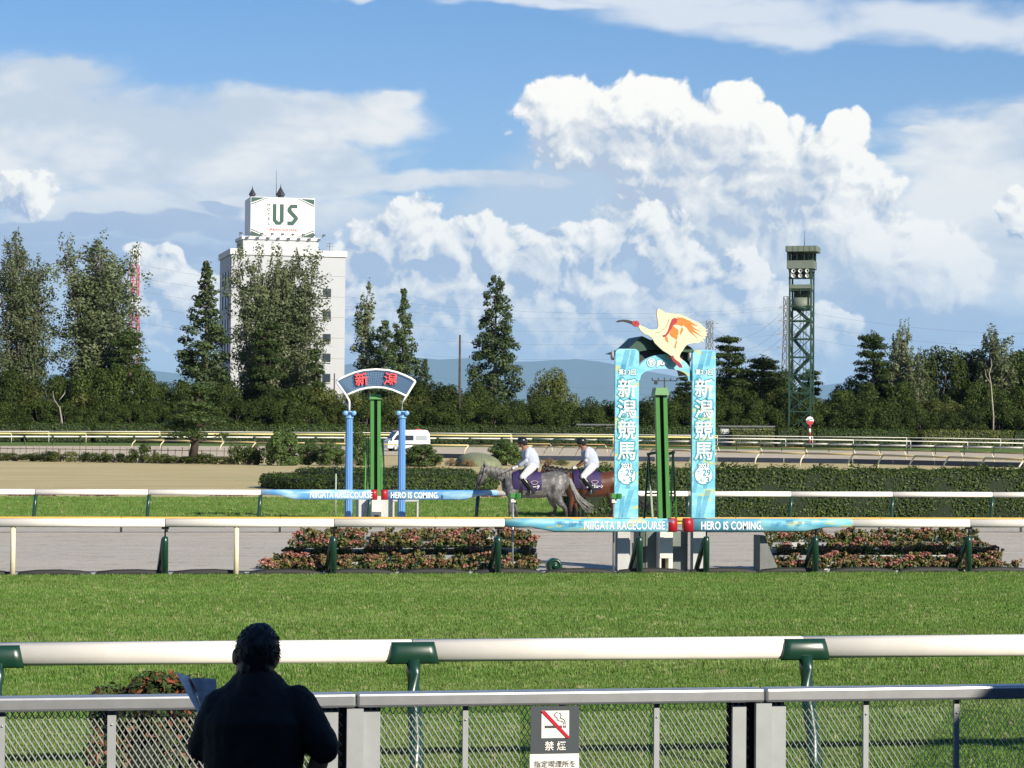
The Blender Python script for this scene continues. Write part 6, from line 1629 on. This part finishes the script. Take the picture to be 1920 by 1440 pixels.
# ---------------------------------------------------------------- horses, riders and the spectator
def chain(mb, pts, n=12, squash=None):
    mb.tube([p[:3] for p in pts], [p[3] for p in pts], n, True, squash)
    for p in pts: mb.ball(p[:3], p[3] * (.98 if not squash else .6 * min(squash)), 10, 7)
    return mb
TR = [(-.88, 1.18, .13), (-.78, 1.19, .22), (-.62, 1.20, .30), (-.42, 1.21, .355), (-.1, 1.18, .345), (.25, 1.19, .335), (.5, 1.25, .325), (.70, 1.27, .295), (.85, 1.24, .22), (.94, 1.20, .12)]
def trunk_at(x):
    xs = [t[0] for t in TR]; return float(np.interp(x, xs, [t[1] for t in TR])), float(np.interp(x, xs, [t[2] for t in TR]))
def horse_mesh():
    mb = MB()
    mb.tube([(x, 0, z) for x, z, r in TR], [r for x, z, r in TR], 20, True, (.78, 1.0))
    chain(mb, [(-.55, 0, 1.34, .22), (-.80, 0, 1.42, .18), (-1.05, 0, 1.52, .135), (-1.25, 0, 1.59, .11), (-1.36, 0, 1.62, .095)], 14, (.62, 1.0))
    chain(mb, [(-1.35, 0, 1.63, .085), (-1.40, 0, 1.50, .105), (-1.46, 0, 1.33, .082), (-1.51, 0, 1.18, .065), (-1.53, 0, 1.10, .068)], 12, (.78, 1.0))
    mb.ball((-1.34, 0, 1.46), (.085, .06, .11))
    mb.ball((-.42, 0, 1.47), (.28, .11, .13)); mb.ball((.62, 0, 1.42), (.30, .20, .16))
    for s in (-1, 1):
        mb.tube([(-1.33, s * .05, 1.68), (-1.345, s * .06, 1.76), (-1.36, s * .055, 1.84)], [.032, .034, .006], 8)
        mb.ball((-.62, s * .15, 1.08), (.17, .10, .26)); mb.ball((.60, s * .15, 1.16), (.24, .12, .30)); mb.ball((.46, s * .16, .98), (.15, .09, .17))
    def leg(pts): chain(mb, pts, 10)
    leg([(-.66, -.14, 1.02, .115), (-.63, -.14, .88, .085), (-.67, -.14, .54, .052), (-.665, -.14, .48, .054), (-.72, -.14, .20, .036), (-.735, -.14, .15, .044), (-.775, -.14, .07, .044), (-.79, -.14, .03, .058)])
    leg([(-.62, .14, 1.02, .115), (-.58, .14, .88, .085), (-.46, .14, .54, .052), (-.455, .14, .48, .054), (-.46, .14, .20, .036), (-.46, .14, .15, .044), (-.485, .14, .07, .044), (-.495, .14, .03, .058)])
    leg([(.58, -.15, 1.12, .19), (.55, -.15, .96, .15), (.68, -.15, .74, .10), (.83, -.15, .58, .062), (.85, -.15, .50, .052), (.87, -.15, .20, .040), (.87, -.15, .15, .047), (.845, -.15, .07, .046), (.835, -.15, .03, .060)])
    leg([(.56, .15, 1.10, .19), (.48, .15, .94, .15), (.52, .15, .74, .10), (.60, .15, .58, .062), (.59, .15, .50, .052), (.43, .15, .22, .040), (.40, .15, .17, .047), (.35, .15, .10, .046), (.335, .15, .05, .060)])
    return remesh(mb, .016, 7)
HM = horse_mesh()
def m_horse(name, body, light, leg, dap):
    def fn(q, pos, c):
        x, y, z = q.xyz(pos)[:3]
        v = q.node('ShaderNodeTexVoronoi', feature='F1'); q.link(q.vm('ADD', pos, q.vm('MULTIPLY', q.noise(pos, 6, 2, color=True), (.12, .12, .12))), v.inputs['Vector']); v.inputs['Scale'].default_value = 9
        k = q.mix(q.m('MULTIPLY', q.smooth(v.outputs['Distance'], .55, .15), dap), c, (*light, 1))
        n = q.noise(pos, 3.5, 4, .6)
        k = q.mix(q.m('MULTIPLY', q.smooth(n, .42, .7), .5 * min(1, dap + .3)), k, (*light, 1))
        low = q.smooth(q.m('ADD', z, q.m('MULTIPLY', n, .3)), .88, .55)
        k = q.mix(low, k, (*leg, 1))
        nose = q.m('MULTIPLY', q.smooth(x, -1.36, -1.5), q.smooth(z, 1.45, 1.15))
        return q.mix(nose, k, (*leg, 1))
    return mat(name, body, .42, fn=fn, spec=.4)
HG = m_horse('grey_coat', (.085, .083, .082), (.23, .225, .22), (.025, .024, .024), .6)
HB = m_horse('bay_coat', (.085, .028, .012), (.13, .045, .018), (.012, .009, .008), .25)
HAIRG = mat('grey_hair', (.18, .175, .165), .6, var=.5, vscale=30); HAIRB = mat('black_hair', (.012, .010, .010), .5)
PURP = mat('purple_cloth', (.022, .010, .075), .7); LEATH = mat('tack_leather', (.012, .010, .010), .4)
SKIN = mat('skin', (.42, .24, .15), .5); SKIN_T = mat('tanned_skin', (.25, .12, .07), .5); SHIRT = mat('shirt_white', (.38, .42, .50), .8, bump=.3, bscale=30); BREECH = mat('breeches_white', (.58, .58, .57), .7, bump=.2, bscale=25); HELM = mat('helmet_black', (.012, .014, .014), .25); GLOVE = mat('glove_white', (.70, .70, .70), .7)
def arc_shell(x0, x1, a0, a1, k, nx=10, na=20, flare=0.0):
    """surface lying on the barrel from x0 to x1 between two angles"""
    V, Fc = [], []
    for i in range(nx + 1):
        x = x0 + (x1 - x0) * i / nx; z, r = trunk_at(x)
        for j in range(na + 1):
            a = a0 + (a1 - a0) * j / na; rr = r * k
            top = max(0.0, math.cos(a)); rr += .04 * top * (x < .1) + flare * (1 - top)
            V.append(Vector((x, math.sin(a) * rr * .82, z + math.cos(a) * rr)))
    for i in range(nx):
        for j in range(na): p = i * (na + 1) + j; Fc.append((p, p + 1, p + na + 2, p + na + 1))
    return V, Fc
def horse(loc, coat, hair, label, cloth_text, rz):
    root = thing('horse', loc, label, 'horse', None, rz)
    link_mesh('body', HM, None, root).data = HM
    b = root.children[0]
    if len(HM.materials) == 0: HM.materials.append(coat)
    b.material_slots[0].link = 'OBJECT'; b.material_slots[0].material = coat
    # tail and mane as strands of hair
    r2 = random.Random(3); mb = MB()
    for i in range(46):
        o = Vector((r2.uniform(-.03, .03), r2.uniform(-.04, .04), r2.uniform(-.03, .03))); e = Vector((r2.uniform(-.12, .10), r2.uniform(-.09, .09), r2.uniform(-.10, .10)))
        P = [Vector((.84, 0, 1.44)) + o * .5, Vector((.97, 0, 1.34)) + o, Vector((1.07, 0, 1.08)) + o * 1.6, Vector((1.20, 0, .82)) + o * 1.6 + e * .35, Vector((1.38, 0, .64)) + o + e * .7, Vector((1.56, 0, .54)) + e]
        mb.tube(P, [.022, .024, .022, .018, .012, .003], 5)
    mb.build('tail', hair, root, O0)
    mb = MB()
    for i in range(26):
        t = i / 25; x = -.48 - .86 * t; z = 1.57 + .135 * t + .02 * math.sin(i * 1.7)
        mb.tube([(x, -.01, z), (x - .02, -.07, z - .05), (x - .02, -.10 - .02 * (i % 3), z - .15 - .02 * (i % 4))], [.028, .026, .004], 5)
    mb.tube([(-1.35, 0, 1.73), (-1.42, -.01, 1.68), (-1.46, -.01, 1.56)], [.03, .03, .005], 6)
    mb.build('mane', hair, root, O0)
    V, Fc = arc_shell(-.60, .17, -1.9, 1.9, 1.035); m_ = MB(); m_.add(V, Fc, True); sc = m_.build('saddle_cloth', PURP, root, O0)
    text_on('lettering', cloth_text, .105, Vector((-.03, -.318, 1.12)), Vector((1, 0, .0)), Vector((0, -.12, 1)), PWHITE, sc, True, offset=.004, sx=.62 if len(cloth_text) > 4 else .9)
    ring_ = MB(); ribbon(ring_, [(-.03 + .09 * math.cos(a) * (1 + .2 * math.sin(3 * a)), 1.27 + .05 * math.sin(a)) for a in np.linspace(0, 6.28, 14)], .014, -.318); ring_.build('emblem', mat('emblem_pink', (.45, .32, .42), .6), sc, O0)
    m_ = MB(); m_.ball((-.18, 0, 1.585), (.24, .13, .05)); m_.ball((.03, 0, 1.62), (.08, .12, .055)); m_.build('saddle', LEATH, root, O0)
    V, Fc = arc_shell(-.42, -.34, -3.05, 3.05, 1.05, 2, 30); m_ = MB(); m_.add(V, Fc, True); m_.build('girth', LEATH, root, O0)
    m_ = MB()
    for (c, rx_, rz_, tl) in (((-1.485, 0, 1.25), .072, .072, .25), ((-1.40, 0, 1.52), .095, .11, .45)):
        P = [Vector(c) + Vector((math.cos(a) * rx_ * 1.15, math.sin(a) * .088, math.cos(a) * rx_ * tl)) for a in np.linspace(0, 6.28, 17)]
        m_.tube(P, .011, 5, False)
    for s in (-1, 1):
        m_.tube([(-1.34, s * .07, 1.70), (-1.415, s * .092, 1.45), (-1.50, s * .068, 1.20)], .011, 5)
        m_.tube([(-1.50, s * .075, 1.18), (-1.2, s * .13, 1.30), (-.85, s * .14, 1.52), (-.54, s * .06, 1.64)], .009, 5)
    m_.build('bridle', LEATH, root, O0)
    for s in (-1, 1): MB().ball((-1.40, s * .083, 1.555), (.02, .012, .02)).build('eye', BLACK, root, O0)
    V, Fc = arc_shell(-.86, -.80, -2.0, 2.0, 1.08, 2, 20); m_ = MB(); m_.add(V, Fc, True); m_.build('breast_strap', LEATH, root, O0)
    return root
def rider(loc, label, rz, sleeve_long, lean):
    """seated rider, local frame of the horse"""
    root = thing('person', loc, label, 'person', None, rz); L = lean
    head = [(-.33 + L, 0, 2.30, .085), (-.345 + L, 0, 2.37, .095)]
    torso = [(-.08, 0, 1.68, .155), (-.06 + L * .2, 0, 1.80, .15), (-.10 + L * .5, 0, 1.95, .155), (-.18 + L * .8, 0, 2.08, .145), (-.24 + L, 0, 2.17, .09), (-.29 + L, 0, 2.24, .058)]
    def arm(s): return [(-.20 + L, s * .17, 2.11, .062), (-.23 + L * .8, s * .22, 1.97, .052), (-.25 + L * .6, s * .22, 1.85, .046), (-.40, s * .15, 1.74, .038), (-.52, s * .07, 1.66, .032)]
    def legp(s): return [(-.08, s * .12, 1.68, .115), (-.22, s * .21, 1.55, .095), (-.36, s * .29, 1.42, .070)]
    def shin(s): return [(-.36, s * .29, 1.42, .066), (-.24, s * .31, 1.26, .062), (-.10, s * .31, 1.10, .045), (-.06, s * .31, 1.03, .043)]
    def foot(s): return [(-.05, s * .31, 1.02, .044), (-.13, s * .32, .985, .042), (-.23, s * .33, .97, .032)]
    mb = MB(); chain(mb, head); mb.tube([p[:3] for p in torso], [p[3] for p in torso], 14, True, (.82, 1.25))
    mb.ball((-.355 + L, 0, 2.345), (.095, .078, .125)); mb.ball((-.45 + L, 0, 2.325), (.02, .016, .024)); mb.ball((-.415 + L, 0, 2.25), (.035, .04, .03))
    for s in (-1, 1):
        chain(mb, arm(s), 8); chain(mb, legp(s) , 10); chain(mb, shin(s), 10); chain(mb, foot(s), 8); mb.ball((-.33 + L, s * .08, 2.335), (.022, .014, .034))
        h = Vector((-.52, s * .07, 1.66)); mb.ball(h + Vector((-.035, 0, -.005)), (.045, .022, .035))
        for k in range(4): mb.tube([h + Vector((-.06, -s * .01, .022 - k * .017)), h + Vector((-.095, -s * .02, .016 - k * .017)), h + Vector((-.085, -s * .045, .010 - k * .017))], .0095, 6)
        mb.tube([h + Vector((-.03, -s * .015, .03)), h + Vector((-.065, -s * .035, .042))], .010, 6)
    link_mesh('body', remesh(mb, .009, 4), SKIN_T, root)
    mb = MB(); mb.tube([p[:3] for p in torso[:5]], [p[3] + .016 for p in torso[:5]], 14, True, (.85, 1.25))
    mb.ball((-.02, 0, 1.80), (.13, .16, .14))
    for s in (-1, 1): chain(mb, [(p[0], p[1], p[2], p[3] + .016) for p in arm(s)[:(4 if sleeve_long else 3)]], 8)
    link_mesh('shirt', remesh(mb, .011, 4), SHIRT, root)
    mb = MB(); mb.tube([(-.10, 0, 1.62), (-.06, 0, 1.76)], [.15, .15], 14, True, (.9, 1.25))
    for s in (-1, 1): chain(mb, [(p[0], p[1], p[2], p[3] + .012) for p in legp(s)], 10); chain(mb, [(p[0], p[1], p[2], p[3] + .006) for p in shin(s)[:2]], 10)
    link_mesh('breeches', remesh(mb, .011, 4), BREECH, root)
    for s in (-1, 1):
        mb = MB(); chain(mb, [(-.335, s * .295, 1.375, .074)] + [(p[0], p[1], p[2], p[3] + .010) for p in shin(s)[1:]], 10); chain(mb, [(p[0], p[1], p[2], p[3] + .008) for p in foot(s)], 8)
        bt_ = link_mesh('boot', remesh(mb, .010, 3), HELM, root)
        st_ = MB(); P = [Vector((-.14, s * .325 + .055 * math.cos(a), 1.00 + .065 * math.sin(a))) for a in np.linspace(0, 6.28, 13)]; st_.tube(P, .009, 5, False); st_.build('stirrup', GALV, bt_, O0)
        if sleeve_long:
            mb = MB(); chain(mb, [(-.46, s * .11, 1.70, .042), (-.53, s * .07, 1.655, .040)], 8); mb.ball((-.56, s * .065, 1.65), (.055, .03, .043)); link_mesh('glove', remesh(mb, .009, 3), GLOVE, root)
        else:
            mb = MB(); chain(mb, [(-.50, s * .08, 1.67, .040), (-.53, s * .07, 1.655, .040)], 8); mb.ball((-.56, s * .065, 1.65), (.055, .03, .043)); link_mesh('glove', remesh(mb, .009, 3), GLOVE, root)
    mb = MB(); mb.ball((-.335 + L, 0, 2.385), (.142, .120, .120), 20, 12); mb.ball((-.295 + L, 0, 2.345), (.115, .115, .105)); mb.tube([(-.43 + L, 0, 2.385), (-.50 + L, 0, 2.365)], [.075, .05], 12, True, (1.0, .18))
    hm_ = link_mesh('helmet', remesh(mb, .009, 3), HELM, root)
    mb = MB(); mb.tube([(-.36 + L, -.085, 2.36), (-.385 + L, -.07, 2.26), (-.40 + L, 0, 2.225), (-.385 + L, .07, 2.26), (-.36 + L, .085, 2.36)], .007, 5); mb.build('chin_strap', LEATH, hm_, O0)
    return root
h1 = on_y(1001, 985, 60.4); h1.z = -.012
horse(h1, HG, HAIRG, 'dapple grey horse walking along the sand track beside the finish gate', 'ルーク', R(-3))
rider(h1, 'rider in a long-sleeved white shirt and black helmet on the grey horse', R(-3), True, 0.0)
h2 = on_y(1113, 985, 61.35); h2.z = -.012
horse(h2, HB, HAIRB, 'bay horse with a black tail walking behind the grey one, half hidden by the gate', 'オースミムーン', R(-2))
rider(h2, 'rider in a short-sleeved white shirt and black helmet on the bay horse', R(-2), False, -.02)

# the spectator, in the shade of the grandstand roof
SPY = 8.55
sp = on_y(480, 1300, SPY)
MBLK = mat('jacket_black', (.010, .010, .011), .8, bump=.3, bscale=40); HAIRK = mat('hair_black', (.008, .007, .007), .5); TROUS = mat('trousers_dark', (.012, .012, .014), .8)
man = thing('person', (sp.x, SPY, .15), 'man in dark clothes seen from behind, holding a race paper at the mesh fence', 'person', None, -YAW + R(2))
def Q(px, py, y): return ((px - 480) / 497.0, y, 2.64 - (py - 804.5) / 497.0 - .15)
sh_l, sh_r = Q(414, 1322, .0), Q(556, 1316, .0); el_l, el_r = Q(380, 1398, .06), Q(607, 1390, -.03)
hd = Q(480, 1224, .03)
larm = [(*sh_l, .056), (*[(sh_l[i] + el_l[i]) / 2 for i in range(3)], .050), (*el_l, .042), (el_l[0] + .02, .20, el_l[2] + .05, .040), (el_l[0] + .03, .29, el_l[2] + .085, .032)]
rarm = [(*sh_r, .058), (*[(sh_r[i] + el_r[i]) / 2 for i in range(3)], .052), (*el_r, .045), (el_r[0] - .035, .02, el_r[2] - .11, .040), (el_r[0] - .09, .06, el_r[2] - .20, .034)]
tor = [(0, .0, .84, .16), (-.005, .0, 1.0, .152), (-.008, .01, 1.15, .155), (-.006, .0, 1.30, .168), (-.002, -.005, 1.41, .175), (-.002, .0, 1.475, .145), (0, .01, 1.535, .095), (0, .015, 1.57, .07)]
def man_torso(mb, e): mb.tube([p[:3] for p in tor], [p[3] + e for p in tor], 20, True, (.74, 1.04))
def legm(s): return [(s * .095, 0, .86, .10), (s * .10, .015, .66, .085), (s * .105, .02, .48, .062), (s * .11, 0, .28, .055), (s * .115, -.01, .09, .042)]
body = MB(); man_torso(body, 0)
body.tube([(0, .0, 1.50), (0, .02, 1.60), (0, .03, 1.66)], [.075, .060, .060], 14)
body.ball(hd, (.076, .098, .115), 20, 14); body.ball((hd[0] - .035, hd[1] + .06, hd[2] - .055), (.05, .055, .055)); body.ball((hd[0] - .052, hd[1] + .10, hd[2] - .015), (.016, .022, .025))
for s in (-1, 1):
    body.ball((hd[0] + s * .078 - .004, hd[1] - .005, hd[2] - .008), (.012, .024, .034))
    chain(body, legm(s), 12); body.ball((s * .12, .06, .045), (.045, .125, .045))
chain(body, larm, 12); chain(body, rarm, 12)
for (w, d_, up_) in ((Vector(larm[-1][:3]), Vector((.1, .8, .45)), Vector((1, 0, 0))), (Vector(rarm[-1][:3]), Vector((-.75, .35, -.5)), Vector((0, 1, 0)))):
    d_.normalize(); sd_ = d_.cross(up_).normalized(); nn = sd_.cross(d_)
    body.tube([w, w + d_ * .05, w + d_ * .09], [.032, .040, .036], 10, True, (1.0, .6))
    for k in range(4):
        b0 = w + d_ * .085 + sd_ * (.030 - k * .020); Lf = (.065, .075, .070, .055)[k]
        body.tube([b0, b0 + d_ * Lf * .5 + nn * .008, b0 + d_ * Lf * .8 + nn * .035], [.0098, .0092, .0080], 8)
    b0 = w + d_ * .03 + sd_ * .038; body.tube([b0, b0 + d_ * .03 + sd_ * .022, b0 + d_ * .06 + sd_ * .022 + nn * .02], [.012, .011, .009], 8)
link_mesh('body', remesh(body, .0075, 4), SKIN, man)
jk = MB(); man_torso(jk, .016)
chain(jk, [(p[0], p[1], p[2], p[3] + .018) for p in larm[:3]], 12); chain(jk, [(p[0], p[1], p[2], p[3] + .018) for p in rarm[:3]], 12)
jk.ball((sh_l[0] + .04, 0, sh_l[2] + .005), (.085, .085, .06)); jk.ball((sh_r[0] - .04, 0, sh_r[2] + .005), (.085, .085, .06))
jk.tube([(0, .005, 1.50), (0, .012, 1.575), (.0, .016, 1.595)], [.115, .088, .078], 16, True, (1.0, .9))
link_mesh('jacket', remesh(jk, .009, 3, [('CLOUDS', .09, .018, .5)]), MBLK, man)
hr = MB(); hr.ball((hd[0] + .004, hd[1] - .012, hd[2] + .014), (.082, .098, .104), 20, 14); hr.ball((hd[0], hd[1] - .05, hd[2] - .045), (.066, .055, .06)); hr.ball((hd[0] + .01, hd[1], hd[2] + .078), (.055, .065, .042))
link_mesh('hair', remesh(hr, .007, 2, [('CLOUDS', .02, .012, .5)]), HAIRK, man)
r2 = random.Random(21); st_ = MB(); hc = Vector((hd[0] + .004, hd[1] - .012, hd[2] + .014))
for i in range(700):
    a = r2.uniform(0, 6.28); e = r2.uniform(-.35, 1.0); c_ = math.sqrt(max(0, 1 - e * e)); n_ = Vector((math.cos(a) * c_, math.sin(a) * c_, e))
    if n_.y > .55 and e < .3: continue
    P0 = hc + Vector((n_.x * .081, n_.y * .097, n_.z * .102)); d_ = (Vector((n_.x * .3 + r2.uniform(-.5, .5), n_.y * .3 - .35 + r2.uniform(-.3, .3), -.75)) - n_ * n_.dot(Vector((0, -.3, -.75)))) .normalized() * r2.uniform(.010, .018)
    st_.tube([P0, P0 + d_ * .5 + n_ * .001, P0 + d_ + n_ * r2.uniform(-.004, .0015)], [.0016, .0014, .0004], 3, False)
hs = st_.build('hair_strands', HAIRK, man, O0); hs['kind'] = 'stuff'
trs = MB()
for s in (-1, 1): chain(trs, [(p[0], p[1], p[2], p[3] + .02) for p in legm(s)], 12)
trs.tube([(0, 0, .80), (0, 0, .98)], [.165, .178], 18, True, (.76, 1.05)); link_mesh('trousers', remesh(trs, .012, 3), TROUS, man)
for s in (-1, 1):
    mb = MB(); mb.ball((s * .12, .055, .05), (.052, .14, .055)); mb.ball((s * .118, -.03, .07), (.048, .05, .07)); mb.v = [Vector((v.x, v.y, max(.0, v.z))) for v in mb.v]; mb.build('shoe', LEATH, man, O0)
# race paper in his left hand
PAPER = mat('newsprint', (.72, .74, .76), .8, var=.25, vscale=40)
pp = thing('race_paper', (sp.x, SPY, .15), 'opened race paper held up in the hand of the man in dark clothes', 'newspaper', None, -YAW + R(2))
def sheet_(nm, quad, par, m_=PAPER, nn=8, bow=.012, t=.0015):
    A, B, C, D = [Vector(Q(*p)) for p in quad]; vs = []
    for i in range(nn + 1):
        for j in range(nn + 1):
            u, v = i / nn, j / nn; p = A.lerp(B, u).lerp(D.lerp(C, u), v); p.y += bow * math.sin(math.pi * u) * (1 if nm == 'page' else .5); vs.append(p)
    m = nn + 1; N_ = len(vs); vs += [v + Vector((0, t, 0)) for v in vs]
    fs = [(i * m + j, (i + 1) * m + j, (i + 1) * m + j + 1, i * m + j + 1) for i in range(nn) for j in range(nn)]
    fs += [tuple(N_ + k for k in reversed(f)) for f in fs]
    mb = MB(); mb.add(vs, fs, True); return mb.build(nm, m_, par, O0)
sheet_('page', [(321, 1266.5, .20), (342, 1283, .33), (368, 1356, .33), (362, 1345, .22)], pp)
sheet_('page', [(343, 1284, .335), (392, 1284, .30), (396, 1340, .30), (368, 1357, .335)], pp)
sheet_('red_line', [(339, 1283, .305), (342, 1284, .322), (355, 1309, .322), (354, 1309, .305)], pp, RED, 3, -.004)
# ---------------------------------------------------------------- the hazy air of the plain
def haze():
    m = bpy.data.materials.new('haze_air'); m.use_nodes = True; q = NT(m.node_tree); q.t.nodes.clear()
    v = q.node('ShaderNodeVolumePrincipled'); v.inputs['Color'].default_value = (.40, .66, 1.0, 1); v.inputs['Density'].default_value = 1.7e-5; v.inputs['Anisotropy'].default_value = .0
    q.link(v.outputs[0], q.node('ShaderNodeOutputMaterial').inputs['Volume'])
    o = MB().box((10000, 34500, 1200), (89000, 70500, 2402)).build('haze', m, None, Vector((0, 0, 0)))
    tag(o, 'thin bluish haze filling the air over the plain', 'haze', kind='stuff')
haze()
